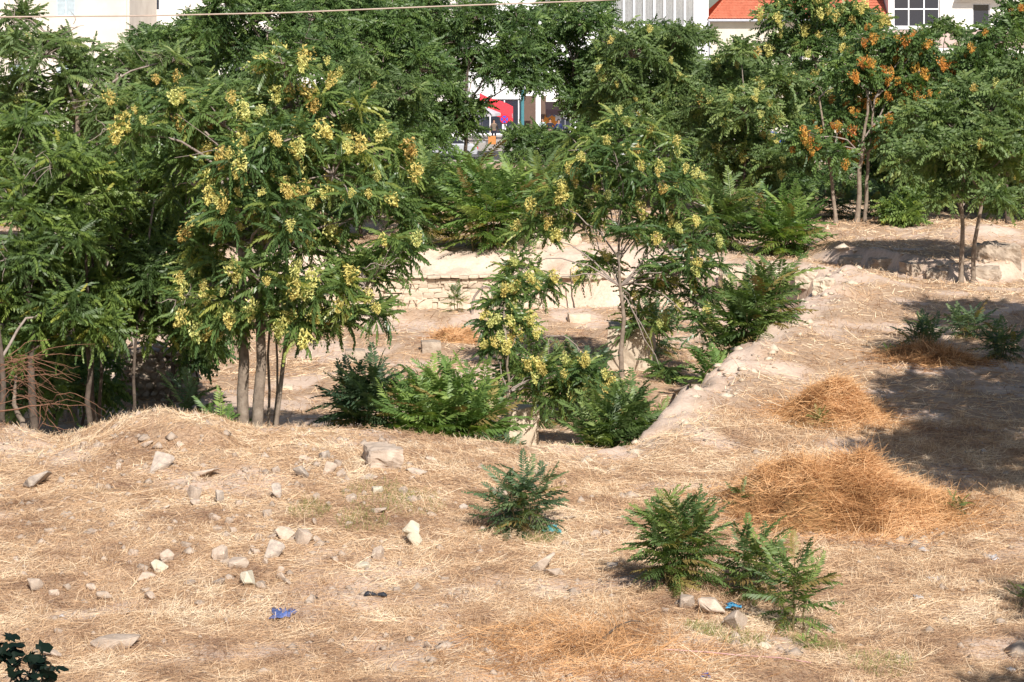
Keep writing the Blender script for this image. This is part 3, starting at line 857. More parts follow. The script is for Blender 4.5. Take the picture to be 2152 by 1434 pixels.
# the thicket on the left
tree('thicket_tree', 'green leafy tree filling the left edge, beside bare brushwood', GD(78, 51.5), 52.5,
     [(60, 320, 105), (150, 370, 100), (50, 470, 110), (150, 520, 100), (110, 610, 85), (25, 600, 75), (20, 380, 80), (210, 620, 55), (190, 430, 80), (70, 690, 40), (50, 560, 70, -1.2), (140, 650, 55, -1.2), (100, 690, 45, -.8), (10, 690, 45, -.6), (60, 730, 40, -.5), (160, 710, 42, -.5), (0, 640, 60, -1.0), (215, 690, 40, -.6)],
     leafmat='leaf_near', barkmat='bark_dark', trunks=[(0, 0, -0.3, 0, 1.0), (-0.6, -1.2, -1.0, -0.5, 0.8), (1.2, .8, 1.0, 1.0, 0.7)], r0=0.12, L=(0.5, 0.78), tips_k=2.5, nf=9, seed=51, bare=10, obj_fronds=250, okey='near')
tree('thicket_tree', 'leafy tree between the left edge and the yellow-seeded tree, thin dark stems', GD(268, 53.5), 54.5,
     [(300, 400, 95), (270, 500, 95), (350, 520, 80), (330, 610, 62), (250, 590, 70), (380, 440, 60), (370, 360, 60), (400, 560, 48), (290, 650, 45), (210, 560, 60), (340, 650, 50, -.8), (250, 660, 45, -.6), (400, 640, 50, -.4), (320, 560, 60, -1.2), (270, 700, 36, -.5), (350, 700, 36, -.6), (410, 700, 36, -.3)],
     leafmat='leaf_near', barkmat='bark_dark', trunks=[(0, 0, 0.5, 0, 0.5), (-1.05, 0.6, -1.0, 0.4, 0.6), (-0.85, 0.9, -0.6, 0.6, 0.5)], r0=0.11, L=(0.5, 0.78), tips_k=2.6, nf=9, seed=52, bare=8, obj_fronds=250, okey='near')
tree('thicket_tree', 'sparse upper-left tree with grey bare twigs in front of the cream house', GD(150, 60), 61,
     [(95, 120, 85), (30, 210, 80), (190, 165, 75), (270, 150, 55), (250, 250, 85), (140, 250, 85), (330, 300, 70), (30, 110, 60), (330, 200, 55), (40, 40, 30), (420, 200, 50), (370, 130, 40)],
     leafmat='leaf_soft', trunks=[(0, 0, 0.2, 0, 1.0), (0.5, 0.5, 1.2, 0.5, 0.8)], r0=0.14, L=(0.5, 0.78), tips_k=2.0, nf=9, seed=53, bare=16, clusters=7)

tree('thicket_tree', 'low dark tree in the depth of the left thicket before the ruined wall', GD(120, 60), 60,
     [(80, 560, 70), (170, 600, 60), (40, 650, 50), (140, 690, 42), (0, 720, 40), (90, 730, 36), (200, 690, 36)], leafmat='leaf_dark', barkmat='bark_dark', r0=0.09, L=(0.5, 0.78), tips_k=2.4, nf=8, seed=54, tpl=TPL_FAR)
tree('thicket_tree', 'low dark tree behind the multi-trunked one, above the ruined wall', GD(350, 61), 61,
     [(330, 610, 60), (400, 600, 60), (290, 660, 45), (430, 660, 45), (360, 680, 35), (440, 720, 35)], leafmat='leaf_dark', barkmat='bark_dark', r0=0.09, L=(0.5, 0.78), tips_k=2.4, nf=8, seed=55, tpl=TPL_FAR)

# ------------------------------------------------------------------ the belt of trees along the street
def belt(label, d, foot_px, lobes, leaf, **k):
    return tree(k.pop('name', 'street_tree'), label, GD(foot_px, d), d, lobes, leafmat=leaf, tpl=k.pop('tpl', TPL_FAR), L=k.pop('L', (0.55, 0.9)), nf=k.pop('nf', 8), tips_k=k.pop('tips_k', 2.3), r0=k.pop('r0', 0.16),
                barkmat=k.pop('barkmat', 'bark_dark'), depth_k=k.pop('depth_k', 1.6), **k)
GB = 'trees along the street'
belt('dense dark tree at the top left behind the yellow-seeded tree', 98, 560, [(440, 70, 55), (520, 120, 75), (560, 40, 75), (440, 190, 50), (620, 120, 80), (660, 40, 75), (700, 130, 70), (560, 200, 80), (480, 10, 40)], 'leaf_dark', group=GB, seed=61, bare=6)
belt('full dark green tree above and left of the red awning', 104, 800, [(760, 100, 75), (830, 60, 75), (800, 200, 80), (720, 240, 60), (880, 150, 75), (850, 260, 65), (780, 300, 60), (900, 300, 46), (740, 20, 60), (880, 350, 50), (680, 300, 60)], 'leaf_dark', group=GB, seed=62, bare=5)
belt('dark tree with twin forked stems standing over the red awning', 112, 975, [(960, 90, 75), (1010, 145, 62), (935, 200, 46), (900, 30, 60), (1060, 155, 52), (1000, 40, 45), (880, 230, 46), (960, 245, 36), (1090, 60, 50), (940, 270, 36), (1000, 225, 24), (985, 275, 26), (1080, 120, 48), (1110, 175, 28), (905, 280, 40)], 'leaf_dark', group=GB, seed=63, r0=0.13)
belt('dark tree with low spreading limbs over the café terrace', 118, 1205, [(1120, 120, 65), (1180, 90, 65), (1240, 60, 65), (1140, 175, 36), (1210, 160, 50), (1275, 140, 60), (1160, 30, 50), (1250, 10, 40), (1225, 215, 36), (1250, 260, 36), (1200, 200, 22), (1230, 290, 30)], 'leaf_dark', group=GB, seed=64, r0=0.14)
belt('leafy tree with a few yellow clusters below the white balcony windows', 106, 1400, [(1330, 120, 75), (1400, 120, 55), (1420, 190, 65), (1330, 215, 65), (1270, 225, 42), (1470, 170, 48), (1445, 250, 46), (1380, 270, 40), (1290, 170, 55), (1430, 80, 34), (1480, 230, 40)], 'leaf_soft', group=GB, seed=65, clusters=22)
belt('pale green tree in front of the house with the red roof', 100, 1560, [(1540, 165, 55), (1500, 230, 55), (1570, 240, 66), (1520, 310, 48), (1590, 320, 56), (1640, 260, 50), (1620, 350, 42), (1555, 110, 30), (1640, 180, 45), (1490, 300, 36), (1540, 370, 36), (1600, 390, 34), (1660, 340, 40)], 'leaf_soft', group=GB, seed=66, clusters=45, csize=(0.35, 0.6), r0=0.1)
belt('tall yellow-flecked tree hiding the right half of the red roof', 110, 1700, [(1640, 40, 46), (1700, 20, 46), (1640, 110, 46), (1700, 90, 46), (1745, 60, 46), (1790, 40, 38), (1780, 120, 46), (1690, 190, 55), (1740, 200, 50), (1830, 60, 40)], 'leaf_dark', group=GB, seed=67, clusters=70, csize=(0.4, 0.7), r0=0.13, bare=4)
belt('tree covered with orange seed clusters on three bare pale trunks', 92, 1790, [(1790, 165, 52), (1850, 110, 52), (1920, 110, 50), (1890, 190, 66), (1810, 240, 56), (1750, 260, 48), (1900, 270, 48), (1850, 300, 40), (1960, 150, 38), (1740, 330, 40), (1690, 300, 38), (1840, 180, 60), (1780, 320, 40), (1930, 220, 45)], 'leaf_dark', group=GB, seed=68, clusters=95, cmat='seed_orange', csize=(0.3, 0.65), barkmat='bark_pale', r0=0.12,
     trunks=[(0.2, 0, 0.7, 0, 1.0), (0.6, 0.3, 1.0, 0.2, 0.8), (-0.7, -0.2, -1.4, 0.2, 0.75)], bare=5)
belt('feathery light green tree on two slim leaning trunks at the right', 75.5, 2030, [(2000, 270, 64), (2080, 230, 74), (2140, 280, 66), (1960, 340, 50), (2040, 350, 66), (2120, 370, 56), (1900, 340, 46), (2000, 410, 36), (2090, 420, 30), (2150, 180, 60), (1945, 260, 45), (2070, 300, 60, -1), (2130, 330, 55, -1), (1990, 330, 50, -1), (2030, 210, 50), (2110, 440, 30)], 'leaf_soft', group=GB, seed=69, barkmat='bark_pale', r0=0.10, tips_k=2.3, L=(0.5, 0.85), clusters=6, tpl=TPL_FAR,
     trunks=[(-0.2, 0, -0.1, 0.2, 1.0), (0.2, 0.1, 0.75, 0.3, 0.9)])
belt('leafy tree in the top right corner with scattered orange clusters', 92, 2120, [(2110, 90, 50), (2140, 40, 50), (2060, 130, 44), (2000, 150, 40), (2140, 160, 56), (2010, 200, 46), (2070, 190, 50), (1990, 240, 40)], 'leaf_dark', group=GB, seed=70, clusters=12, cmat='seed_orange', r0=0.12)
belt('small drooping sapling under the orange-seeded tree', 91, 1908, [(1905, 450, 34), (1890, 490, 24), (1925, 420, 30), (1880, 440, 24)], 'leaf_near', seed=71, r0=0.05, cat='tree', name='sapling', tips_k=3.0, depth_k=0.4)
belt('thin tree behind the small sapling at the right', 94, 1952, [(1955, 360, 36), (1975, 400, 30), (1940, 400, 28)], 'leaf_soft', seed=72, r0=0.07, name='sapling', tips_k=2.6, depth_k=0.5)

# second rank of street trees, copies of the first rank turned and resized
def copy_tree(o, parent=None):
    c = o.copy(); COL.objects.link(c); c.parent = parent
    for ch in o.children: copy_tree(ch, c)
    return c
RANK = {o['label']: o for o in COL.objects if o.get('group') == GB}
def src(k): return next(o for l_, o in RANK.items() if k in l_)
for i, (px, d, key, rz, sc_, lab) in enumerate([
    (330, 116, 'top left behind', 1.0, 0.82, 'second-rank street tree behind the sparse upper-left tree'), (440, 112, 'above and left of the red', 2.2, 0.9, 'second-rank street tree left behind the yellow-seeded tree'), (690, 118, 'top left behind', 4.0, 0.98, 'second-rank street tree right behind the yellow-seeded crown'),
    (860, 120, 'over the café', 2.6, 1.0, 'second-rank street tree left of the forked tree'), (1235, 124, 'yellow clusters below', 1.9, 0.85, 'second-rank street tree right of the café gap'), (1330, 118, 'above and left of the red', 3.1, 0.84, 'second-rank street tree under the curtained windows'),
    (1470, 122, 'pale green tree', 2.0, 1.05, 'second-rank street tree at the corner of the white house'), (1590, 118, 'yellow clusters below', 4.2, 0.82, 'second-rank street tree below the red roof'), (1740, 120, 'pale green tree', 0.8, 1.15, 'second-rank street tree behind the tall yellow-flecked one'),
    (1870, 116, 'above and left of the red', 5.0, 0.78, 'second-rank street tree behind the orange-seeded one'), (1985, 108, 'pale green tree', 3.6, 1.1, 'second-rank street tree left behind the feathery one'), (2090, 104, 'yellow clusters below', 2.8, 0.8, 'second-rank street tree right behind the feathery one'),
    (2170, 98, 'pale green tree', 5.2, 1.1, 'second-rank street tree cut by the right edge'), (560, 88, 'pale green tree', 2.9, 0.95, 'lower tree behind the trunks of the yellow-seeded tree'), (760, 92, 'pale green tree', 4.4, 0.92, 'lower tree right behind the yellow-seeded tree'), (250, 84, 'yellow clusters below', 0.4, 0.66, 'lower tree deep behind the left thicket'), (60, 86, 'above and left of the red', 1.2, 0.62, 'lower tree behind the thicket at the left edge')]):
    c = copy_tree(src(key)); x_ = (px - CX) * d / F
    c.location = (x_, d, hz(x_, d)); c.rotation_euler = (0, 0, rz); c.scale = (sc_ * 1.05, sc_ * 1.05, sc_); c['label'] = lab; c['group'] = 'second rank of street trees'

# trees out of frame on the right whose shade lies on the field
SHADE = [(14.4, 41.6, 0.0, 1.45, 'broad tree beyond the right edge whose shade covers the big hay pile'), (13.4, 35.6, 2.0, 1.4, 'tree beyond the right edge whose shade darkens the lower right field'), (15.9, 48.3, 4.1, 1.45, 'tree beyond the right edge shading the cut weeds'),
         (18.0, 57.0, 1.1, 1.4, 'tree beyond the right edge shading the field above the weeds'), (12.4, 24.2, 3.0, 1.15, 'tree beyond the lower right corner shading the edge sprout'), (11.6, 20.2, 5.2, 1.15, 'tree beyond the lower right corner nearest the viewer'), (17.4, 42.0, 2.6, 1.4, 'second row tree beyond the right edge'), (19.0, 50.0, 0.6, 1.4, 'back row tree beyond the right edge by the weed heap')]
x0_, y0_ = SHADE[0][:2]
_pc = CX + F * x0_ / y0_; _s = F / y0_; _py = HY + (HC - 6.2) * _s
st_ = tree('shade_tree', SHADE[0][4], (x0_, y0_, hz(x0_, y0_)), y0_, [(_pc + a * _s, _py - b * _s, r * _s, dd) for a, b, r, dd in ((0, 0, 1.1, 0), (-1.1, -.3, .9, .7), (1.1, -.2, .9, -.6), (0, 1.0, .9, .3), (-.4, -1.0, .8, -1.0), (.4, 0, 1.0, 1.2), (-.8, .7, .8, -.8), (.8, .9, .7, -.3), (0.2, -.6, .8, -1.3))],
           leafmat='leaf_dark', tips_k=1.8, nf=8, tpl=TPL_FAR, L=(0.5, 0.85), seed=80, r0=0.13, barkmat='bark_pale')
for x, y, rz, sc_, lab in SHADE[1:]:
    c = copy_tree(st_); c.location = (x, y, hz(x, y)); c.rotation_euler = (0, 0, rz); c.scale = (sc_, sc_, sc_); c['label'] = lab
st_.scale = (SHADE[0][3],) * 3

# ------------------------------------------------------------------ sprout bushes
FG = 'green sprout bushes on the dry slope'
def bsh(label, px, py, wpx, hpx, stems, per, Lpx, mat, seed, d=None, **k):
    p = G(px, py) if d is None else GD(px, d)
    s = p.y / F
    return bush(k.pop('name', 'sprout_bush'), label, p, wpx * s, hpx * s, stems, per, Lpx * s, mat, seed=seed, **k)
bsh('round sprout bush alone in the centre foreground with blue-green fronds', 1100, 1120, 205, 160, 8, 12, 84, 'frond_blue', 101, group=FG)
bsh('largest foreground sprout bush, left of two smaller ones beside pale stones', 1425, 1235, 235, 225, 14, 14, 92, 'frond_mid', 102, group=FG)
bsh('middle sprout bush of the three by the pale stones', 1585, 1265, 165, 180, 6, 12, 88, 'frond_mid', 103, group=FG)
bsh('right-hand sprout bush on a single red stem, lowest of the three', 1668, 1330, 185, 215, 4, 14, 96, 'frond_mid', 104, group=FG)
bsh('green sprig of sprouts cut by the right edge of the view', 2158, 1275, 90, 60, 2, 7, 50, 'frond_mid', 105)
bsh('small limp green sprig lying left of the big hay pile', 1555, 1068, 80, 50, 2, 5, 46, 'frond_mid', 106)
bsh('dark shaded sprig at the right foot of the big hay pile', 2010, 1085, 70, 50, 3, 6, 40, 'frond_mid', 107)
for i, (px, py, w_, h_) in enumerate([(1940, 740, 120, 75), (2035, 710, 130, 75), (2100, 755, 130, 80), (1940, 690, 60, 30), (1880, 745, 70, 22), (1720, 900, 30, 45), (1700, 1365, 60, 40)]):
    bsh(['dark green sprig at the left end of the shaded weed heap', 'dark green sprig on top of the shaded weed heap', 'dark green sprig at the right end of the shaded weed heap', 'pale grassy sprig in the sun above the weed heap',
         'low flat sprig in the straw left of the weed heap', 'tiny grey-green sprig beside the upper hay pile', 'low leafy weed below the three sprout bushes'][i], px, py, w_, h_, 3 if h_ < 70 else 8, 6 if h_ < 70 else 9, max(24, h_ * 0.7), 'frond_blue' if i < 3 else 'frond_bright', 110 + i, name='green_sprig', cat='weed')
PB = 'sprout bushes inside the pit'
bsh('big bright green sprout thicket in the pit left of the thin sapling', 935, 900, 340, 225, 26, 15, 108, 'frond_bright', 121, d=55.0, group=PB)
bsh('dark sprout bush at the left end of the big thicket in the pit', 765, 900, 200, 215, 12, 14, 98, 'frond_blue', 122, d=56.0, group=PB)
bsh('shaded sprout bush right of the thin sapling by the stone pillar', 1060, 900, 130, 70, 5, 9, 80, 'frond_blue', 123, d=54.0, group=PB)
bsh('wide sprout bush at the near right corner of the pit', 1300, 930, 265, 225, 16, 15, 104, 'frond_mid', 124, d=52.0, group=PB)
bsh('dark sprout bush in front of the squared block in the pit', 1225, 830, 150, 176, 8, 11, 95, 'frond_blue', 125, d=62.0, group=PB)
bsh('sprout bush behind the thin sapling and its arching branch', 1120, 830, 150, 200, 7, 12, 95, 'frond_mid', 126, d=61.0, group=PB)
bsh('tall spreading sprout bush against the right-hand pit slope', 1575, 790, 255, 258, 18, 15, 96, 'frond_mid', 127, d=63.0, group=PB)
bsh('lower sprout bush under the spreading one at the pit slope', 1505, 810, 120, 180, 5, 12, 90, 'frond_bright', 128, d=60.5, group=PB)
bsh('small round bush growing from the masonry wall', 957, 650, 64, 60, 4, 8, 34, 'frond_mid', 129, d=81.0, group=PB)
bsh('dark spiky sapling left of the multi-trunked tree', 395, 870, 150, 235, 3, 12, 95, 'frond_blue', 130, d=52.0, group=PB)
bsh('low bright sprouts at the foot of the multi-trunked tree', 460, 890, 180, 215, 7, 12, 100, 'frond_bright', 131, d=49.6, group=PB)
bsh('low green sprouts left of the straw mound in the thicket shade', 245, 905, 140, 190, 5, 11, 90, 'frond_mid', 132, d=50.0, group=PB)
bsh('dark bush beneath the slender tree on its right', 1375, 680, 130, 160, 6, 11, 80, 'frond_blue', 133, d=72.0, group=PB)
YB = 'sprout clumps beyond the masonry wall'
bsh('tallest bright sprout clump beyond the masonry wall', 1030, 530, 257, 225, 18, 13, 93, 'frond_bright', 141, d=86.0, group=YB)
bsh('dark sprout clump left of the tall bright one beyond the wall', 885, 530, 145, 215, 12, 12, 91, 'frond_mid', 142, d=87.0, group=YB)
bsh('sprout clump behind and right of the tall bright one', 1140, 500, 179, 199, 12, 12, 88, 'frond_mid', 143, d=91.0, group=YB)
bsh('yellowish sprout clump below the round traffic sign', 985, 440, 156, 168, 10, 11, 79, 'frond_bright', 144, d=99.0, group=YB)
bsh('sprout clump right of the slender tree beyond the pit', 1515, 530, 179, 168, 12, 12, 91, 'frond_mid', 145, d=86.0, group=YB)
bsh('broad sprout clump at the far right corner of the pit', 1650, 555, 179, 141, 12, 12, 88, 'frond_bright', 146, d=84.5, group=YB)
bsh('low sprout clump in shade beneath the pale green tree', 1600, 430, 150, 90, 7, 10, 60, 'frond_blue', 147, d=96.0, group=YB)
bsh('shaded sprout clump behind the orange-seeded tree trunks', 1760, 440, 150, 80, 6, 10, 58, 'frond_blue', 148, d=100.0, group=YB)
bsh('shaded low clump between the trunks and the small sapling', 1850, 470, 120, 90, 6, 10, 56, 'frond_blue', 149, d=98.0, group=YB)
# dark evergreen shrubs in the shade by the street
def shrub(label, d, px, lobes, seed):
    return tree('dark_shrub', label, GD(px, d), d, lobes, leafmat='leaf_dark', barkmat='bark_dark', tpl=TPL_FAR, L=(0.4, 0.7), nf=8, tips_k=2.4, r0=0.07, depth_k=0.7, seed=seed, cat='shrub', group='dark shrubs along the street')
shrub('dark evergreen shrub under the teal pole', 108, 1100, [(1090, 310, 36), (1130, 305, 38), (1165, 320, 34), (1100, 340, 38), (1150, 345, 40), (1080, 284, 22), (1118, 280, 22), (1170, 292, 20)], 161)
shrub('dark evergreen shrub in front of the standing person', 110, 1195, [(1190, 320, 34), (1215, 345, 36), (1180, 350, 30)], 162)
shrub('dark shrub under the pale green tree by the striped shutter', 110, 1560, [(1520, 350, 40), (1570, 360, 42), (1620, 355, 42), (1540, 385, 34)], 163)
shrub('dark shrub behind the pale trunks at the right', 108, 1700, [(1670, 370, 40), (1720, 385, 40), (1760, 370, 36), (1800, 395, 34)], 164)
shrub('dark shrub under the feathery tree at the right', 110, 1880, [(1860, 385, 38), (1910, 375, 40), (1960, 380, 34), (2020, 380, 30)], 165)
shrub('dark shrub at the left edge of the street behind the thicket', 100, 700, [(640, 330, 50), (700, 380, 50), (600, 390, 50), (760, 400, 50), (680, 440, 45), (820, 430, 45)], 166)
shrub('low shrub at the street behind the left thicket', 90, 330, [(250, 420, 60), (330, 470, 60), (420, 450, 60), (180, 480, 60), (480, 500, 50), (90, 450, 60)], 167)

_hl = [(430, 104, 'behind the yellow-seeded tree at its left'), (520, 106, 'behind the yellow-seeded tree'), (900, 106, 'left of the yellowish sprout clump'), (1250, 112, 'behind the top of the slender tree'), (1340, 108, 'right of the slender tree top'), (1450, 112, 'before the striped shutter'),
       (1640, 104, 'under the yellow-flecked tree'), (1840, 112, 'behind the orange-seeded tree'), (1990, 104, 'behind the feathery tree'), (2090, 106, 'near the right edge behind the feathery tree'), (2150, 100, 'at the right edge')]
for i, (px, d, wh) in enumerate(_hl):
    y0 = 35 + 4480 * 9.5 / d
    shrub('dark hedge shrub ' + wh, d, px, [(px - 40, y0 - 50, 36), (px + 35, y0 - 55, 38), (px, y0 - 85, 34), (px - 10, y0 - 35, 36), (px + 60, y0 - 35, 30)], 170 + i)

def under(label, d, px, lobes, seed):
    return tree('dark_shrub', label, GD(px, d), d, lobes, leafmat='leaf_dark', barkmat='bark_dark', tpl=TPL_FAR, L=(0.45, 0.75), nf=8, tips_k=2.6, r0=0.05, depth_k=0.6, seed=seed, cat='shrub', group='undergrowth in the left thicket')
under('dark undergrowth at the left edge behind the bare brushwood', 55, 30, [(10, 740, 50), (70, 760, 50), (20, 810, 50), (100, 810, 45), (60, 850, 40), (130, 750, 40)], 190)
under('dark undergrowth between the left thicket stems', 58, 180, [(150, 760, 45), (205, 760, 40), (180, 810, 45), (140, 830, 40), (215, 820, 34)], 191)
under('dark undergrowth at the right end of the ruined wall', 62, 420, [(420, 720, 36), (450, 750, 30), (400, 760, 26)], 192)

# ------------------------------------------------------------------ stones
def hull_mesh(name, seed, sx, sy, sz, mat, n=15, square=0.0, bevel=0.06, rough=0.02):
    rnd = random.Random(seed)
    bm = bmesh.new()
    if square > 0:
        for a in (-1, 1):
            for b in (-1, 1):
                for c in (-1, 1):
                    bm.verts.new((a * 0.5 * sx * rnd.uniform(square, 1), b * 0.5 * sy * rnd.uniform(square, 1), c * 0.5 * sz * rnd.uniform(square, 1)))
        for _ in range(4):
            bm.verts.new((rnd.uniform(-.5, .5) * sx, rnd.uniform(-.5, .5) * sy, rnd.choice((-.52, .52)) * sz))
    else:
        for _ in range(n):
            v = Vector((rnd.gauss(0, 1), rnd.gauss(0, 1), rnd.gauss(0, 1))).normalized()
            k = rnd.uniform(0.85, 1.05)
            bm.verts.new((v.x * 0.5 * sx * k, v.y * 0.5 * sy * k, v.z * 0.5 * sz * k))
    bmesh.ops.convex_hull(bm, input=list(bm.verts))
    bmesh.ops.delete(bm, geom=[v for v in bm.verts if not v.link_faces], context='VERTS')
    if bevel:
        bmesh.ops.bevel(bm, geom=list(bm.edges), offset=bevel * min(sx, sy, sz), segments=1, affect='EDGES')
    me = bpy.data.meshes.new(name); bm.to_mesh(me); bm.free()
    me.materials.append(mat)
    return me

def big_stone_mesh(name, seed, sx, sy, sz, mat, square=0.9, amp=0.05):
    """weathered block: rounded box, subdivided and worn"""
    bm = bmesh.new()
    bmesh.ops.create_cube(bm, size=1.0)
    bmesh.ops.subdivide_edges(bm, edges=list(bm.edges), cuts=7, use_grid_fill=True)
    rs = np.random.default_rng(seed); off = rs.uniform(0, 50, 3)
    from mathutils import noise as mn
    for v in bm.verts:
        c = v.co.copy()
        l = max(abs(c.x), abs(c.y), abs(c.z)) * 2
        r = c.length * 2
        k = square + (1 - square) * (l / max(r, 1e-6))
        c = c * k
        c = Vector((c.x * sx, c.y * sy, c.z * sz))
        nv = mn.fractal(c * (2.2 / max(sx, sz)) + Vector(off), 0.9, 2.1, 4)
        nv2 = mn.noise(c * (9.0 / max(sx, sz)) + Vector(off))
        v.co = c * (1 + amp * 2.2 * nv + amp * 0.5 * nv2)
    me = bpy.data.meshes.new(name); bm.to_mesh(me); bm.free()
    me.materials.append(mat)
    return me

STONE_V = {m: [hull_mesh('stone', 300 + i, 1, 1, 1, MAT[m], n=9 + i % 4, bevel=0.035) for i in range(10)] for m in ('stone', 'stone_grey', 'stone_white')}
def stone(px, py, wpx, hpx, label, mat='stone', group=None, sink=0.21, d=None, tilt=0.25, name='stone'):
    p = G(px, py + hpx * 0.5) if d is None else GD(px, d)
    s = p.y / F
    o = bpy.data.objects.new(name, random.choice(STONE_V[mat]))
    COL.objects.link(o)
    w, h = wpx * s * 1.36, hpx * s * 1.6
    o.scale = (w, random.uniform(0.7, 1.1) * (w + h) * 0.5, h)
    o.rotation_euler = (random.gauss(0, tilt * 0.4), random.gauss(0, tilt * 0.4), random.uniform(-0.5, 0.5))
    o.location = (p.x, p.y + 0.1, p.z + h * (0.5 - sink))
    tag(o, label, 'stone', group)
    return o
SG = 'stones lying on the straw slope'
for a in [
    (76, 1010, 60, 40, 'large grey stone on the far left of the straw mound', 'stone_grey'),
    (340, 978, 66, 40, 'flat grey slab on the upper middle of the straw mound', 'stone_grey'),
    (428, 992, 64, 24, 'long low pale stone just right of the grey slab', 'stone'),
    (406, 1042, 28, 28, 'rounded stone below the long pale one', 'stone'),
    (458, 1046, 20, 30, 'small upright stone in the middle of the mound', 'stone_grey'),
    (577, 1038, 25, 30, 'tilted grey stone standing alone right of the mound top', 'stone_grey'),
    (630, 1000, 36, 24, 'grey stone below the row at the mound shoulder', 'stone_grey'),
    (678, 960, 30, 18, 'flat stone highest in the row left of the squared block', 'stone_grey'),
    (692, 987, 36, 26, 'pale stone in the row left of the squared block', 'stone'),
    (597, 1126, 36, 28, 'tawny stone in the middle of the small heap', 'stone'),
    (634, 1136, 36, 32, 'pale stone at the right end of the small heap', 'stone'),
    (570, 1126, 22, 22, 'small stone at the left end of the small heap', 'stone'),
    (574, 1164, 50, 38, 'big tilted slab below the small heap of stones', 'stone_grey'),
    (464, 1168, 34, 28, 'pale wedge stone left of the tilted slab', 'stone'),
    (492, 1190, 54, 20, 'long orange-tinted stone under the pale wedge stone', 'stone'),
    (352, 1178, 32, 26, 'grey-white stone behind its pale twin on the mound foot', 'stone'),
    (332, 1193, 34, 26, 'pale stone in front of its twin on the mound foot', 'stone_white'),
    (458, 1218, 30, 28, 'pointed pale stone in the lowest row of stones', 'stone'),
    (522, 1220, 30, 32, 'whitish stone at the right end of the lowest row', 'stone_white'),
    (396, 1224, 26, 20, 'round stone at the left end of the lowest row', 'stone'),
    (306, 1222, 46, 15, 'low flat stone left of the lowest row', 'stone'),
    (218, 1256, 38, 18, 'half-buried flat stone towards the lower left', 'stone'),
    (68, 1232, 34, 28, 'half-buried dull stone at the left edge', 'stone'),
    (188, 1116, 28, 24, 'pinkish stone on the left flank of the mound', 'stone'),
    (236, 1354, 98, 22, 'long curved pale stone lying in straw near the lower left leaves', 'stone'),
    (104, 1382, 44, 16, 'pale stone right behind the dark lobed leaves', 'stone'),
    (774, 1003, 36, 20, 'pale wedge stone just below the squared block', 'stone'),
    (874, 994, 42, 14, 'thin flat stone right of the squared block', 'stone_grey'),
    (788, 1036, 32, 16, 'pale stone in the greenish grass under the squared block', 'stone_white'),
    (796, 1072, 34, 22, 'pinkish stone between the squared block and the white one', 'stone'),
    (976, 1070, 20, 12, 'small blue-grey stone left of the round bush', 'stone_grey'),
    (796, 1168, 24, 28, 'upright pale stone left below the white stone', 'stone'),
    (764, 1192, 36, 12, 'flat whitish stone left of the upright pale one', 'stone_white'),
    (1140, 1182, 60, 42, 'rounded boulder in the centre foreground', 'stone'),
    (1162, 1208, 42, 16, 'flat stone under the rounded boulder', 'stone'),
    (1284, 1188, 26, 20, 'bluish stone left of the largest sprout bush', 'stone_grey'),
    (1438, 1268, 42, 28, 'left stone of the three at the foot of the sprout bushes', 'stone'),
    (1500, 1278, 62, 32, 'middle stone of the three at the foot of the sprout bushes', 'stone'),
    (1554, 1306, 50, 42, 'right stone of the three, squared, below the middle bush', 'stone'),
    (1608, 1366, 26, 16, 'small stone alone below the squared one', 'stone_white'),
    (308, 936, 26, 20, 'pink pointed stone with a dark hollow on the mound top', 'stone')]:
    stone(*a[:5], mat=a[5], group=SG)
# the white T-shaped stone: a slab on a narrow foot
_p = G(868, 1148)
e = empty('white_stone', _p); tag(e, 'bright white stone with wide top and narrow foot', 'stone')
_s = _p.y / F
o = obj('stone_top', hull_mesh('stone_top', 901, 50 * _s, 32 * _s, 44 * _s, MAT['stone_white'], 12), e, (0, 0.04, 34 * _s)); o.rotation_euler = (0.1, 0.2, 0.1)
o = obj('stone_foot', hull_mesh('stone_foot', 902, 36 * _s, 28 * _s, 50 * _s, MAT['stone_white'], 14), e, (0.03, 0.0, 16 * _s))
# small rubble, alike
rub = [(648, 968), (716, 998), (612, 1130), (534, 1162), (386, 1150), (404, 1138), (140, 1240), (232, 1110), (212, 1064), (204, 938), (174, 936), (306, 1244), (864, 1003), (870, 1036), (850, 1034), (732, 1104), (1278, 1120), (1254, 1124),
       (1020, 1376), (1396, 1288), (272, 1190), (350, 1065), (560, 1085), (475, 1100), (100, 1120), (30, 1180), (260, 1290), (420, 1270), (600, 1230), (690, 1060), (740, 1050), (905, 1085), (700, 1180), (660, 1100), (540, 1135), (330, 1010),
       (150, 1000), (250, 980), (490, 960), (520, 1010), (380, 940), (1000, 1200), (930, 1050), (1200, 1090), (1330, 1210), (1500, 1180), (840, 1190), (120, 1330), (470, 1310), (900, 1360), (640, 1380)]
for _ in range(34):
    rub.append((random.gauss(430, 190), random.uniform(960, 1270)))
LAND = [(340, 978, 'the flat grey slab'), (76, 1010, 'the large grey left stone'), (458, 1046, 'the small upright stone'), (577, 1038, 'the tilted lone stone'), (597, 1126, 'the small heap of stones'), (574, 1164, 'the big tilted slab'), (332, 1193, 'the two pale twin stones'),
        (522, 1220, 'the lowest row of stones'), (218, 1256, 'the half-buried flat stone'), (803, 960, 'the squared block'), (868, 1120, 'the white stone'), (1140, 1182, 'the rounded boulder'), (1100, 1060, 'the round sprout bush'), (1425, 1200, 'the largest foreground bush'), (593, 1296, 'the blue plastic bag'),
        (790, 1257, 'the dark shoes'), (1310, 1335, 'the brown stick'), (188, 1116, 'the pinkish left stone'), (678, 975, 'the row left of the squared block'), (236, 1354, 'the long curved stone')]
used_lab = set()
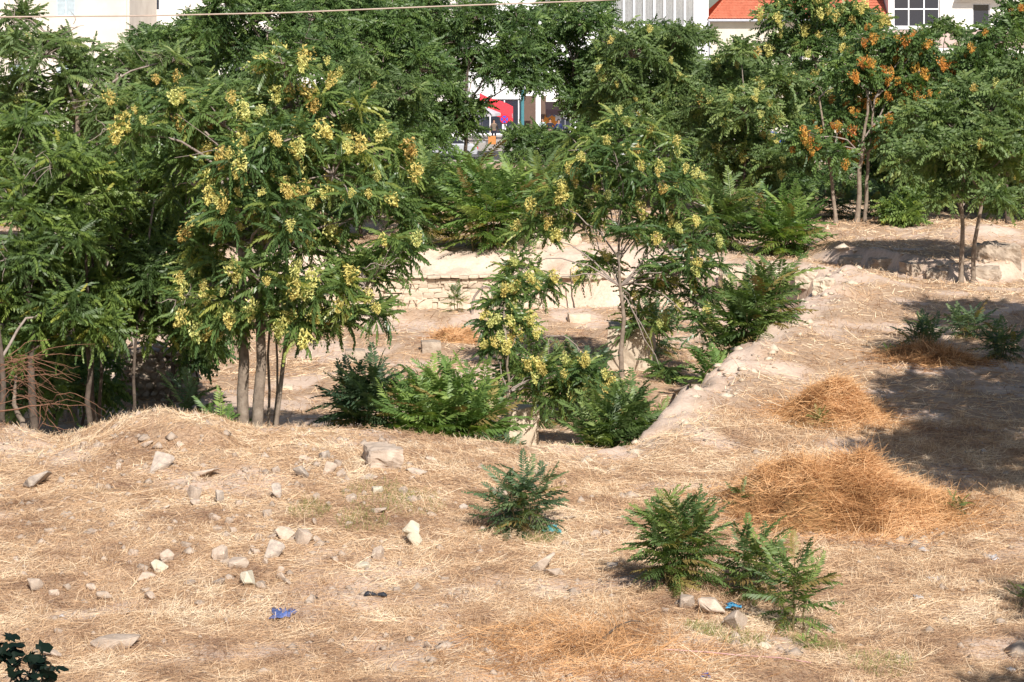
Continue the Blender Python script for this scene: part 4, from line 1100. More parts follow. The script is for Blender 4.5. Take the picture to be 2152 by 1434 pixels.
for px, py in rub:
    lx, ly, nm_ = min(LAND, key=lambda q: (q[0] - px) ** 2 + (q[1] - py) ** 2 * 2)
    dx_, dy_ = px - lx, py - ly
    side = ('just ' if math.hypot(dx_, dy_) < 50 else 'well ') + (('right of' if dx_ > 0 else 'left of') if abs(dx_) > abs(dy_) else ('below' if dy_ > 0 else 'above'))
    lab = 'small pale rubble lump ' + side + ' ' + nm_
    for alt in ('', ' half sunk in straw', ' among dry stalks', ' the smaller of the pair', ' darker than its neighbours', ' nearly buried', ' with a sharp edge', ' with a flat top', ' lying tilted', ' rounder than the rest'):
        if lab + alt not in used_lab and len((lab + alt).split()) <= 16: lab += alt; break
    used_lab.add(lab)
    stone(px + random.uniform(-3, 3), py, random.uniform(12, 28), random.uniform(9, 18), lab, 'stone', 'small rubble on the straw slope', sink=0.3)
# squared blocks
def block(px, py, wpx, hpx, dep, label, mat='stone_old', d=None, seed=1, square=0.86, amp=0.05, rz=0.1, name='stone_block', sink=0.12):
    p = G(px, py) if d is None else GD(px, d)
    s = p.y / F
    w, h = wpx * s, hpx * s
    o = obj(name, big_stone_mesh(name, seed, w, dep, h * (1 + sink), MAT[mat], square, amp), None, (p.x, p.y + dep * 0.5, p.z + h * 0.5 - h * sink * 0.5))
    o.rotation_euler = (0, 0, rz)
    tag(o, label, 'stone block')
    return o
block(803, 988, 76, 42, 0.8, 'squared weathered block on the rim right of the straw mound', 'stone', seed=5, square=0.66, amp=0.10, rz=0.25)
block(1327, 806, 100, 92, 1.1, 'big squared block behind the slender tree trunk in the pit', 'stone_wall', d=68.2, seed=6, rz=-0.15, square=0.8, amp=0.08)
block(1097, 925, 66, 92, 0.7, 'pillar stump beside the thin sapling at the pit edge', 'stone_wall', d=57.0, seed=7, square=0.86, amp=0.07)
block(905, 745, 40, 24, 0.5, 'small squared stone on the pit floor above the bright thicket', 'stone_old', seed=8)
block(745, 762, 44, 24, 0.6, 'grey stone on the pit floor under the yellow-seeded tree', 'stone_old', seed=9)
block(1218, 680, 46, 18, 0.5, 'flat pale block at the foot of the masonry wall', 'stone_wall', seed=10)
block(600, 822, 28, 8, 0.5, 'thin flat stone lying right of the multiple trunks', 'stone_wall', seed=12)
# ruined wall in the thicket shade
rw = GD(318, 64.0)
e = empty('ruined_wall', rw); tag(e, 'ruined rubble wall in deep shade under the left thicket', 'ruin wall')
_s = 64.0 / F
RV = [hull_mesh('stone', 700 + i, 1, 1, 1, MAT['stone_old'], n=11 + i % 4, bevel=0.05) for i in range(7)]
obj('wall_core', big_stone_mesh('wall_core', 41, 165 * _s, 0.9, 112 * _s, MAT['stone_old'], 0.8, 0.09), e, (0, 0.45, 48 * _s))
rr_ = random.Random(3); zz = 0.0
for row in range(8):
    hh = rr_.uniform(13, 19); xx = -85 + rr_.uniform(0, 14) + (row > 5) * 22
    while xx < 84 - (row > 4) * 14 - (row > 6) * 40:
        ww = rr_.uniform(15, 34)
        o = bpy.data.objects.new('stone', rr_.choice(RV)); COL.objects.link(o); o.parent = e
        o.scale = (ww * 1.25 * _s, rr_.uniform(.4, .7), hh * 1.35 * _s); o.location = ((xx + ww / 2) * _s, rr_.uniform(-.08, .1), (zz + hh / 2) * _s - 0.15); o.rotation_euler = (rr_.gauss(0, .15), rr_.gauss(0, .12), rr_.gauss(0, .3))
        xx += ww
    zz += hh

# masonry wall at the far side of the pit
wy = 83.42
e = empty('masonry_wall', (0, wy, -1.9)); tag(e, 'low wall of pale rough masonry closing the far side of the pit', 'stone wall')
WV = [hull_mesh('stone', 500 + i, 1, 1, 1, MAT['stone_wall'], square=0.72, bevel=0.06) for i in range(8)]
core = MB()
core.box(-9.5, 8.2, 0.05, 0.45, -0.4, 1.16)
core.build('wall_core', MAT['stone_wall'], e)
rw_ = random.Random(4)
z = 0.0
rows = [0.26, 0.19, 0.22, 0.17, 0.20, 0.16]
for ri, rh in enumerate(rows):
    x = -9.3 + rw_.uniform(0, 0.3)
    while x < 7.9:
        w = rw_.choice((rw_.uniform(0.18, 0.4), rw_.uniform(0.4, 0.85)))
        o = bpy.data.objects.new('stone', rw_.choice(WV)); COL.objects.link(o); o.parent = e
        o.scale = (w * 1.10, rw_.uniform(0.24, 0.34), rh * rw_.uniform(1.0, 1.55))
        o.location = (x + w / 2, rw_.uniform(0.0, 0.07), z + rh / 2 - 0.05 + rw_.gauss(0, .025))
        o.rotation_euler = (rw_.gauss(0, .03), rw_.gauss(0, .05), rw_.gauss(0, .05) + (math.pi if rw_.random() > .5 else 0))
        x += w
    z += rh
x = -9.4
while x < 8.0:
    w = rw_.uniform(0.3, 0.75)
    o = bpy.data.objects.new('coping_stone', rw_.choice(WV)); COL.objects.link(o); o.parent = e
    o.scale = (w * 1.08, 0.55, rw_.uniform(0.10, 0.16)); o.location = (x + w / 2, -0.04 + rw_.uniform(-.04, .04), z + 0.02 + rw_.gauss(0, .015)); o.rotation_euler = (rw_.gauss(-0.06, .03), rw_.gauss(0, .04), rw_.gauss(0, .04))
    x += w
# cut rock along the right corner of the pit and the far right bank
RB = 'rough pale rocks edging the cut banks'
for i, (px, py, w, h) in enumerate([(1545, 590, 60, 26), (1600, 588, 56, 24), (1650, 596, 60, 28), (1700, 604, 56, 26), (1735, 612, 40, 26), (1800, 560, 70, 22), (1860, 566, 60, 22), (1930, 580, 56, 24), (1975, 592, 50, 26), (2075, 590, 60, 24), (2080, 545, 60, 34), (2120, 550, 60, 36), (1110, 520, 70, 22), (1180, 515, 80, 24)]):
    p = G(px, py); s = p.y / F
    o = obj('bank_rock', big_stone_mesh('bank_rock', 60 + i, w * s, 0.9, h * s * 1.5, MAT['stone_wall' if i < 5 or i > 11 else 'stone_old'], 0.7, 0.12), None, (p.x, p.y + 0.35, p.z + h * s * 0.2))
    o.rotation_euler = (0, 0, random.uniform(-.4, .4))
    tag(o, ['pale cut rock at the left of the pit corner bank', 'second cut rock of the pit corner bank', 'middle cut rock of the pit corner bank', 'fourth cut rock of the pit corner bank', 'last cut rock at the very corner of the pit', 'dappled rock under the orange-seeded tree',
            'dappled rock right of the first one under the orange-seeded tree', 'rock on the shaded bank left of the two slim trunks', 'rock touching the slim trunks on the left', 'rock just right of the two slim trunks', 'sunlit pale outcrop near the right edge',
            'sunlit pale outcrop at the right edge', 'pale rock on top of the far pit bank behind drooping leaves', 'pale rock behind the slender tree on the far pit bank'][i], 'rock', RB)

# ------------------------------------------------------------------ brushwood and loose branches
def branchset(name, label, loc, paths, mat, cat='branch', part='branch'):
    e = empty(name, loc); tag(e, label, cat)
    for pts, r in paths:
        v, q = tube_np(np.array([[p[0] - loc[0], p[1] - loc[1], p[2] - loc[2]] for p in pts]), np.linspace(r, r * 0.35, len(pts)), 6)
        obj(part, mesh_np(part, v, q, MAT[mat], True), e)
    return e
def pxpath(pts, d, dj=0.3, sub=3):
    P = [list(W(a, b, d + random.uniform(-dj, dj))) for a, b in pts]
    P = np.array(P); out_ = []
    for i in range(len(P) - 1):
        for k in range(sub): out_.append(P[i] + (P[i + 1] - P[i]) * k / sub)
    out_.append(P[-1])
    return wobble(out_, 0.012)
rb = random.Random(9)
paths = []
for i in range(46):
    ax, ay = rb.uniform(-20, 60), rb.uniform(740, 860)
    ang = rb.uniform(-1.1, 0.9); ln = rb.uniform(60, 150)
    bx, by = ax + ln * math.cos(ang), ay - ln * math.sin(ang) * 0.7
    mx, my = (ax + bx) / 2 + rb.uniform(-10, 10), (ay + by) / 2 - rb.uniform(5, 30)
    d0 = 48.2 + rb.uniform(-0.5, 0.5)
    P = bez(W(ax, ay, d0), W(mx, my, d0 + rb.uniform(-.3, .3)), W(bx, by, d0 + rb.uniform(-.5, .5)), 8)
    paths.append((wobble(P, 0.02), rb.uniform(0.006, 0.012)))
branchset('dead_brushwood', 'tangle of bare reddish twigs at the left edge above the rim', GD(40, 48.2), paths, 'twig_red', 'brushwood', 'twig')
fb = [([(-10, 866), (60, 855), (130, 850), (180, 852)], 0.022), ([(100, 852), (95, 880), (80, 905)], 0.012), ([(90, 856), (110, 890), (150, 938)], 0.014), ([(85, 853), (84, 890), (78, 912)], 0.010), ([(105, 850), (120, 830), (160, 828), (200, 850), (225, 868)], 0.010),
      ([(115, 848), (140, 838), (175, 848), (220, 878)], 0.009), ([(90, 890), (120, 902), (165, 906), (175, 920)], 0.010), ([(165, 906), (185, 895)], 0.006), ([(140, 850), (150, 870), (158, 900)], 0.007), ([(60, 856), (75, 870), (82, 884)], 0.007)]
branchset('fallen_branch', 'fallen reddish branch arching over the hollow beside the straw mound', GD(100, 47.6), [(pxpath(p, 47.6), r) for p, r in fb], 'twig_red', 'branch')
branchset('bent_dead_tree', 'short pale bent dead tree at the rim by the left edge', GD(46, 48.3), [(pxpath([(52, 905), (44, 885), (32, 858), (30, 830), (34, 790)], 48.3, 0.05), 0.085)], 'bark_pale', 'tree', 'trunk')
branchset('arched_stem', 'bare arched stem bent over against the masonry wall', GD(993, 80.5), [(pxpath([(993, 672), (992, 640), (1000, 618), (1015, 602), (1032, 604), (1042, 616)], 80.5, 0.1), 0.06), (pxpath([(1015, 603), (1012, 620), (1009, 640)], 80.5, .1), 0.03), (pxpath([(1028, 604), (1034, 620), (1030, 636)], 80.5, .1), 0.03)], 'twig_grey', 'stem', 'stem')
branchset('trunk_shadow_pole', 'thin dark pole standing in for a trunk shadow on the masonry wall', GD(1211, 82.6), [(pxpath([(1213, 662), (1205, 635), (1200, 600), (1198, 565)], 82.6, 0.02), 0.045)], 'bark_dark', 'pole', 'pole')  # dark rod modelled in place of the trunk's shadow line on the wall
branchset('arching_dead_branch', 'bare grey branch arching over the pit in front of the dark bushes', GD(1110, 57.0), [(pxpath([(1090, 748), (1118, 722), (1150, 706), (1185, 706), (1212, 726), (1225, 770)], 57.0, 0.1), 0.026), (pxpath([(1205, 722), (1228, 742), (1248, 772)], 57.0, 0.1), 0.016), (pxpath([(1152, 707), (1153, 745)], 57, .05), 0.014)], 'twig_grey', 'branch')
branchset('drooping_dead_branch', 'grey broken branch hanging from the slender tree to the block', GD(1350, 66.8), [(pxpath([(1330, 655), (1352, 690), (1366, 715), (1374, 745)], 66.0, 0.1), 0.022)], 'twig_grey', 'branch')
_st = [G(1266, 1356), G(1300, 1336), G(1352, 1318)]
branchset('dry_stick', 'bent dark brown stick lying in the hay at the bottom', _st[0], [([_st[0] + Vector((0, 0, .05)), _st[0].lerp(_st[1], .5) + Vector((0, 0, .10)), _st[1] + Vector((0, 0, .13)), _st[1].lerp(_st[2], .5) + Vector((0, 0, .14)), _st[2] + Vector((0, 0, .07))], 0.021)], 'bark_dark', 'stick')
_st = [G(1420, 830), G(1450, 824), G(1488, 820)]
branchset('pale_stick', 'pale stick on the ground at the pit foot below the right slope', _st[0], [([p + Vector((0, 0, .08)) for p in _st], 0.05)], 'bark_pale', 'stick')

# ------------------------------------------------------------------ litter
m_plain('plastic_blue', (0.06, 0.12, 0.42), 0.4, 0.4)
m_plain('plastic_faded', (0.10, 0.15, 0.36), 0.5, 0.4, 0.4, 14)
m_plain('plastic_cyan', (0.08, 0.33, 0.55), 0.4, 0.4)
m_plain('plastic_teal', (0.10, 0.34, 0.36), 0.4, 0.4)
m_plain('plastic_pale', (0.50, 0.47, 0.46), 0.5, 0.4, 0.3, 12)
m_plain('rubber_dark', (0.03, 0.032, 0.04), 0.6, 0.3)
m_plain('string_pink', (0.62, 0.36, 0.34), 0.8, 0.2)
def crumple(name, px, py, wpx, hpx, mat, label, seed=1, cat='litter', lift=0.012, flat=0.22):
    p = G(px, py); s = p.y / F
    rng = np.random.default_rng(seed)
    n = 9
    u = np.linspace(-0.5, 0.5, n)
    gx, gy = np.meshgrid(u, u)
    w = wpx * s; dp = hpx * s / 0.24
    ang = np.arctan2(gy, gx)
    k = 1 + 0.25 * np.sin(3 * ang + seed) + 0.12 * np.sin(7 * ang)
    x = gx * w * k; y = gy * min(dp, w * 1.4) * k
    zz = height(p.x + x, p.y + y, False) - p.z + lift + np.abs(rng.normal(0, 0.035, x.shape)) * flat * 2 + 0.05 * flat * np.cos(gx * 3) * np.cos(gy * 3)
    v = np.stack([x, y, zz], -1).reshape(-1, 3)
    i = (np.arange(n - 1)[:, None] * n + np.arange(n - 1)[None]).reshape(-1)
    me = mesh_np(name, v, np.stack([i, i + 1, i + n + 1, i + n], -1), MAT[mat])
    o = obj(name, me, None, p)
    md = o.modifiers.new('thickness', 'SOLIDIFY'); md.thickness = 0.006
    return tag(o, label, cat)
crumple('plastic_bag', 593, 1300, 44, 20, 'plastic_faded', 'crumpled blue plastic bag on the straw in the lower left', 1, 'bag', 0.03, 0.45)
crumple('plastic_scrap', 1541, 1287, 28, 12, 'plastic_cyan', 'sky-blue plastic scrap beside the stones under the bushes', 2, lift=0.10)
crumple('plastic_scrap', 1160, 1120, 30, 12, 'plastic_teal', 'teal plastic scrap at the right foot of the round bush', 3, lift=0.05)
crumple('plastic_scrap', 1482, 1427, 18, 9, 'plastic_blue', 'small blue scrap at the bottom edge', 4)
crumple('plastic_scrap', 1938, 1158, 18, 8, 'plastic_pale', 'white wrapper below the big hay pile', 5)
crumple('plastic_scrap', 2085, 1177, 24, 9, 'plastic_pale', 'pale plastic film on the straw near the right edge', 6)
crumple('plastic_scrap', 1962, 1224, 22, 7, 'plastic_pale', 'pale film scrap left of the edge sprig', 7)
crumple('plastic_scrap', 1930, 1262, 18, 8, 'plastic_pale', 'lowest pale film scrap on the right-hand straw', 8)
crumple('paper_scrap', 131, 1300, 8, 8, 'plastic_pale', 'tiny white scrap in the straw at the lower left', 9)
crumple('paper_scrap', 1200, 1362, 12, 10, 'plastic_pale', 'white crumpled scrap in the low spread hay', 10)
crumple('paper_scrap', 2068, 952, 10, 5, 'plastic_pale', 'white scrap in the tree shade on the right', 11)
crumple('paper_scrap', 1640, 885, 8, 5, 'plastic_pale', 'white speck of litter on the crest of the pit slope', 12)
crumple('paper_scrap', 2125, 1412, 16, 8, 'plastic_pale', 'pale scrap in the shade at the lower right corner', 13)
# pair of dark shoes
for i, px in enumerate((778, 801)):
    p = G(px, 1259); s = p.y / F
    L_ = 20 * s
    rings = []
    for t, wx, hh in ((-0.5, 0.16, 0.02), (-0.42, 0.28, 0.20), (-0.2, 0.32, 0.34), (0.05, 0.30, 0.26), (0.3, 0.36, 0.17), (0.45, 0.26, 0.10), (0.5, 0.08, 0.03)):
        rings.append([(t * L_ * 1.3, wx * L_ * math.cos(a), max(0.0, hh * L_ * (0.5 + 0.75 * math.sin(a)))) for a in np.linspace(0, 2 * math.pi, 10, endpoint=False)])
    v = np.array(rings).reshape(-1, 3)
    q = [(r * 10 + j, r * 10 + (j + 1) % 10, (r + 1) * 10 + (j + 1) % 10, (r + 1) * 10 + j) for r in range(6) for j in range(10)]
    o = obj('old_shoe', mesh_np('old_shoe', v, np.array(q), MAT['rubber_dark'], True), None, (p.x, p.y, p.z + 0.03)); o.rotation_euler = (0, 0, 0.2 + 2.6 * i)
    tag(o, ('left' if i == 0 else 'right') + ' one of the two dark shoes dropped on the straw', 'shoe', 'pair of dark shoes')
_sp = [G(a, b) + Vector((0, 0, 0.06)) for a, b in ((1395, 1376), (1480, 1382), (1560, 1388), (1640, 1394), (1705, 1402))]
v, q = tube_np(wobble([list(p) for p in _sp], 0.01), 0.008, 5)
tag(obj('pink_string', mesh_np('pink_string', v, q, MAT['string_pink'])), 'thin pink string stretched over the straw at the bottom right', 'string')
# overhead cable
m_plain('cable_beige', (0.42, 0.33, 0.27), 0.6, 0.3)
cp = [(-260, 37.5), (0, 36), (300, 33.5), (600, 27), (900, 14.5), (1240, 2), (1700, -22), (2300, -62)]
v, q = tube_np(np.array([list(W(a, b, 30 + 6 * (a - 300) / 2000)) for a, b in cp]), 0.012, 6)
tag(obj('overhead_cable', mesh_np('overhead_cable', v, q, MAT['cable_beige'], True)), 'thin beige cable crossing the top left of the view', 'cable')

# ------------------------------------------------------------------ lobed leaves close to the viewer, lower left
def lobed_leaf(seed):
    rnd = random.Random(seed)
    pts = []
    lob = [(-150, .5), (-120, .28), (-85, .78), (-55, .40), (-25, .95), (0, .60 + .5), (25, .95), (55, .40), (85, .78), (120, .28), (150, .5)]
    for a, r in lob:
        a = math.radians(a + rnd.uniform(-6, 6)); r *= rnd.uniform(.9, 1.08)
        pts.append((r * math.cos(a) * 0.6 + 0.25, r * math.sin(a) * 0.6, -0.12 * r * r + rnd.uniform(-.03, .03)))
    me = bpy.data.meshes.new('leaf')
    me.from_pydata([(0.25, 0, 0.03)] + pts + [(0, 0, 0)], [], [(0, i + 1, i + 2) for i in range(len(pts) - 1)] + [(0, len(pts), len(pts) + 1), (0, len(pts) + 1, 1)])
    at_ = me.attributes.new('tint', 'FLOAT', 'POINT')
    me.materials.append(MAT['leaf_lobed_shaded'])
    return me
LL = [lobed_leaf(i) for i in range(5)]
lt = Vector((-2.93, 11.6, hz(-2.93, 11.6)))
e = empty('lobed_leaf_tree', lt); tag(e, 'tree with lobed leaves, shade painted into their colour, poking into the lower left corner', 'tree')
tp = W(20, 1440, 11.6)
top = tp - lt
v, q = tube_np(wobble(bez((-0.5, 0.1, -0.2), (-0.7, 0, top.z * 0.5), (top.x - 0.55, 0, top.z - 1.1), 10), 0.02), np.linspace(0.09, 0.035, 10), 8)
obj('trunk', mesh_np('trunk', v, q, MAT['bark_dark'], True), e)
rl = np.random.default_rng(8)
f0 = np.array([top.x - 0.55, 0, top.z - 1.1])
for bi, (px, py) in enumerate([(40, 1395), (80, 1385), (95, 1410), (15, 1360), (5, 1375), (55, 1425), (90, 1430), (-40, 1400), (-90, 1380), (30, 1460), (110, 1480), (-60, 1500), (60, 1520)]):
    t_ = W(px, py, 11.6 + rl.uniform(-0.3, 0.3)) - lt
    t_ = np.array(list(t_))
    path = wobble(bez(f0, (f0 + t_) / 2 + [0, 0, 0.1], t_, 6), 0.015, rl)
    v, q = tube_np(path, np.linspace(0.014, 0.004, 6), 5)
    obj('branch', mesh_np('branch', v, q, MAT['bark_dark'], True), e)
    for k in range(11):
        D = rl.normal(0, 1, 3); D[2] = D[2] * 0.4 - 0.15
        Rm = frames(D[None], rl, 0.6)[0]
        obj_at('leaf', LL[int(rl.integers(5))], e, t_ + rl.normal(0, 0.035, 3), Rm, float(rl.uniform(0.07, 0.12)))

# ------------------------------------------------------------------ street and houses
m_rough('asphalt', [(0.3, (0.045, 0.045, 0.048)), (0.7, (0.075, 0.073, 0.07))], 3, 0.9, 0.2, 40)
m_rough('paving', [(0.3, (0.30, 0.27, 0.24)), (0.7, (0.42, 0.39, 0.35))], 2, 0.9, 0.2, 20)
m_rough('plaster_cream', [(0.25, (0.62, 0.54, 0.46)), (0.6, (0.74, 0.66, 0.57)), (0.8, (0.78, 0.71, 0.62))], 0.6, 0.9, 0.12, 12)
m_rough('plaster_white', [(0.25, (0.74, 0.73, 0.74)), (0.6, (0.82, 0.81, 0.82)), (0.8, (0.86, 0.85, 0.85))], 0.5, 0.85, 0.08, 12)
m_rough('plaster_beige', [(0.25, (0.58, 0.52, 0.42)), (0.7, (0.70, 0.63, 0.52))], 0.6, 0.9, 0.12, 12)
m_rough('plaster_ivory', [(0.25, (0.76, 0.70, 0.64)), (0.7, (0.86, 0.81, 0.75))], 0.6, 0.9, 0.12, 12)
m_rough('plinth_pink', [(0.3, (0.48, 0.36, 0.32)), (0.7, (0.58, 0.45, 0.40))], 1.5, 0.9, 0.15, 14)
m_rough('roof_tile', [(0.25, (0.40, 0.11, 0.06)), (0.5, (0.52, 0.155, 0.09)), (0.8, (0.58, 0.21, 0.13))], 2.5, 0.8, 0.2, 18)
m_plain('frame_white', (0.78, 0.78, 0.80), 0.5)
m_plain('gutter_grey', (0.46, 0.47, 0.52), 0.5, 0.4)
m_plain('shutter_blue', (0.52, 0.60, 0.64), 0.6)
m_plain('curtain', (0.70, 0.70, 0.70), 0.9, 0.1)
m_plain('brown_wall', (0.13, 0.085, 0.065), 0.8)
m_plain('teal_paint', (0.07, 0.22, 0.25), 0.5)
m_plain('canvas_red', (0.72, 0.045, 0.06), 0.8, 0.1)
m_plain('canvas_lilac', (0.46, 0.43, 0.46), 0.8, 0.1)
m_plain('canvas_brown', (0.035, 0.022, 0.025), 0.8, 0.1)
m_plain('sign_orange', (0.75, 0.28, 0.05), 0.6)
m_plain('sign_blue', (0.05, 0.09, 0.55), 0.4)
m_plain('sign_red', (0.62, 0.02, 0.04), 0.4)
m_plain('sign_white', (0.80, 0.80, 0.80), 0.4)
m_plain('metal_grey', (0.30, 0.30, 0.32), 0.5, 0.5)
m_plain('wood_orange', (0.50, 0.20, 0.06), 0.7)
m, nt, n, l, o = nodes_of('glass_dark')
p = n.new('ShaderNodeBsdfPrincipled'); p.inputs['Base Color'].default_value = (0.03, 0.035, 0.05, 1); p.inputs['Roughness'].default_value = 0.06; p.inputs['Specular IOR Level'].default_value = 0.6
tn = noise_tex(n, l, 1.5, 3); bp_ = n.new('ShaderNodeBump'); bp_.inputs['Strength'].default_value = 0.03; l.new(tn.outputs['Fac'], bp_.inputs['Height']); l.new(bp_.outputs[0], p.inputs['Normal'])
l.new(p.outputs[0], o.inputs[0])
m, nt, n, l, o = nodes_of('glass_clear')
tr = n.new('ShaderNodeBsdfTransparent'); gl = n.new('ShaderNodeBsdfGlossy'); gl.inputs['Roughness'].default_value = 0.04
fr = n.new('ShaderNodeFresnel'); fr.inputs['IOR'].default_value = 1.45; ms = n.new('ShaderNodeMixShader')
l.new(fr.outputs[0], ms.inputs[0]); l.new(tr.outputs[0], ms.inputs[1]); l.new(gl.outputs[0], ms.inputs[2]); l.new(ms.outputs[0], o.inputs[0])

road = MB(); road.box(-300, 300, 139, 150.5, -0.6, 0.03); tag(road.build('road', MAT['asphalt']), kind='structure')
pav = MB(); pav.box(-300, 300, 150.5, 190, -0.6, 0.15); tag(pav.build('pavement', MAT['paving']), kind='structure')
for a in ((-300, 300),):
    k = MB(); k.box(-300, 300, 150.2, 150.5, -0.5, 0.18); tag(k.build('kerb', MAT['paving']), kind='structure')
    k = MB(); k.box(-300, 300, 138.7, 139.0, -0.5, 0.15); tag(k.build('kerb', MAT['paving']), kind='structure')
mk = MB()
for i in range(-30, 30):
    mk.poly([(i * 4, 144.6, 0.036), (i * 4 + 2, 144.6, 0.036), (i * 4 + 2, 144.75, 0.036), (i * 4, 144.75, 0.036)])
tag(mk.build('lane_marking', MAT['sign_white']), kind='structure')

DB = 168.0
def bx(px, d=DB): return (px - CX) * d / F
def bz(py, d=DB): return HC - (py - HY) * d / F

def house(name, label, x0, x1, y, depth, h, holes, mat, reveal=0.28):
    """body with real window openings in the front; holes: (x0, x1, z0, z1)"""
    e = empty(name, ((x0 + x1) / 2, y, 0)); tag(e, label, 'building')
    cx_ = (x0 + x1) / 2
    X_ = sorted(set([x0, x1] + [v for hh in holes for v in hh[:2]])); Z_ = sorted(set([-0.3, h] + [v for hh in holes for v in hh[2:]]))
    mb = MB()
    def inside(xa, za): return any(a < xa < b and c < za < d_ for a, b, c, d_ in holes)
    for i in range(len(X_) - 1):
        for j in range(len(Z_) - 1):
            if not inside((X_[i] + X_[i + 1]) / 2, (Z_[j] + Z_[j + 1]) / 2):
                mb.poly([(X_[i] - cx_, 0, Z_[j]), (X_[i + 1] - cx_, 0, Z_[j]), (X_[i + 1] - cx_, 0, Z_[j + 1]), (X_[i] - cx_, 0, Z_[j + 1])])
    for a, b, c, d_ in holes:
        a -= cx_; b -= cx_
        mb.poly([(a, 0, c), (a, reveal, c), (b, reveal, c), (b, 0, c)]); mb.poly([(a, 0, d_), (b, 0, d_), (b, reveal, d_), (a, reveal, d_)])
        mb.poly([(a, 0, c), (a, 0, d_), (a, reveal, d_), (a, reveal, c)]); mb.poly([(b, 0, c), (b, reveal, c), (b, reveal, d_), (b, 0, d_)])
    a, b = x0 - cx_, x1 - cx_
    mb.poly([(a, 0, -.3), (a, 0, h), (a, depth, h), (a, depth, -.3)]); mb.poly([(b, 0, -.3), (b, depth, -.3), (b, depth, h), (b, 0, h)])
    mb.poly([(a, depth, -.3), (a, depth, h), (b, depth, h), (b, depth, -.3)]); mb.poly([(a, 0, h), (b, 0, h), (b, depth, h), (a, depth, h)])
    mb.build('wall', MAT[mat], e)
    return e, cx_

def window(e, cx_, x0, x1, z0, z1, nx=2, nz=1, glass='glass_dark', fw=0.06, curtain=False, rec=0.18, bar=None):
    a, b = x0 - cx_, x1 - cx_
    f = MB(); bw = bar or fw
    f.box(a, b, rec - 0.04, rec + 0.04, z0, z0 + fw); f.box(a, b, rec - 0.04, rec + 0.04, z1 - fw, z1)
    f.box(a, a + fw, rec - 0.042, rec + 0.038, z0 + fw, z1 - fw); f.box(b - fw, b, rec - 0.042, rec + 0.038, z0 + fw, z1 - fw)
    for i in range(1, nx):
        x = a + (b - a) * i / nx; f.box(x - bw / 2, x + bw / 2, rec - 0.045, rec + 0.035, z0 + fw, z1 - fw)
    for j in range(1, nz):
        zz = z0 + (z1 - z0) * j / nz; f.box(a + fw, b - fw, rec - 0.047, rec + 0.033, zz - bw / 2, zz + bw / 2)
    w = f.build('window', MAT['frame_white'], e)
    for i in range(nx):
        xa, xb = a + (b - a) * i / nx, a + (b - a) * (i + 1) / nx
        g = MB(); g.box(xa + 0.01, xb - 0.01, rec + 0.006, rec + 0.016, z0 + 0.02, z1 - 0.02); g.build('pane', MAT[glass], w)
        if curtain:
            c = MB(); nn = 40; yy = [rec + 0.10 + 0.05 * math.sin(k * 1.9) + 0.02 * math.sin(k * 0.7) for k in range(nn + 1)]
            for k in range(nn):
                u0, u1 = xa + (xb - xa) * k / nn, xa + (xb - xa) * (k + 1) / nn
                c.poly([(u0, yy[k], z0), (u1, yy[k + 1], z0), (u1, yy[k + 1], z1), (u0, yy[k], z1)])
            c.build('curtain', MAT['curtain'], w)
    return w

# cream house, far left
DL = 150.0
hl = [(bx(118, DL + 6), bx(158, DL + 6), bz(33, DL + 6), 11.6), (bx(-60, DL + 6), bx(-20, DL + 6), bz(33, DL + 6), 11.6), (bx(118, DL + 6), bx(158, DL + 6), 4.2, 6.0), (bx(20, DL + 6), bx(60, DL + 6), 4.2, 6.0), (bx(200, DL + 6), bx(245, DL + 6), 0.4, 2.6)]
e, c_ = house('cream_house', 'cream plastered house at the top left with a pale blue shuttered window', bx(-420, DL + 6), bx(272, DL + 6), DL + 6, 12, 14, hl, 'plaster_cream')
for a, b, z0, z1 in hl:
    sh = MB(); n_ = 22
    for k in range(n_):
        zz = z0 + (z1 - z0) * k / n_; sh.box(a - c_ + 0.03, b - c_ - 0.03, 0.08, 0.12, zz, zz + (z1 - z0) / n_ * 0.8)
    sh.box(a - c_ + 0.002, a - c_ + 0.08, 0.06, 0.14, z0, z1); sh.box(b - c_ - 0.08, b - c_ - 0.002, 0.06, 0.14, z0, z1); sh.box((a + b) / 2 - c_ - 0.05, (a + b) / 2 - c_ + 0.05, 0.06, 0.14, z0, z1)
    sh.build('shutter', MAT['shutter_blue'], e)
dp = MB(); dp.tube([(bx(268, DL + 6) - c_, -0.07, 0), (bx(268, DL + 6) - c_, -0.07, 13.6)], [0.05, 0.05]); dp.build('downpipe', MAT['plaster_cream'], e)
# long ivory house behind the left trees
hi = [(bx(300 + 85 * k, 172), bx(335 + 85 * k, 172), z0, z0 + 1.8) for k in range(7) for z0 in (1.0, 5.0)] + [(bx(300 + 170 * k, 172), bx(335 + 170 * k, 172), 10.0, 11.8) for k in range(4)]
e, c_ = house('ivory_house', 'long ivory house hidden behind the street trees on the left', bx(272, 172), bx(985, 172), 172, 12, 14.5, hi, 'plaster_ivory')
for hh in hi: window(e, c_, *hh)
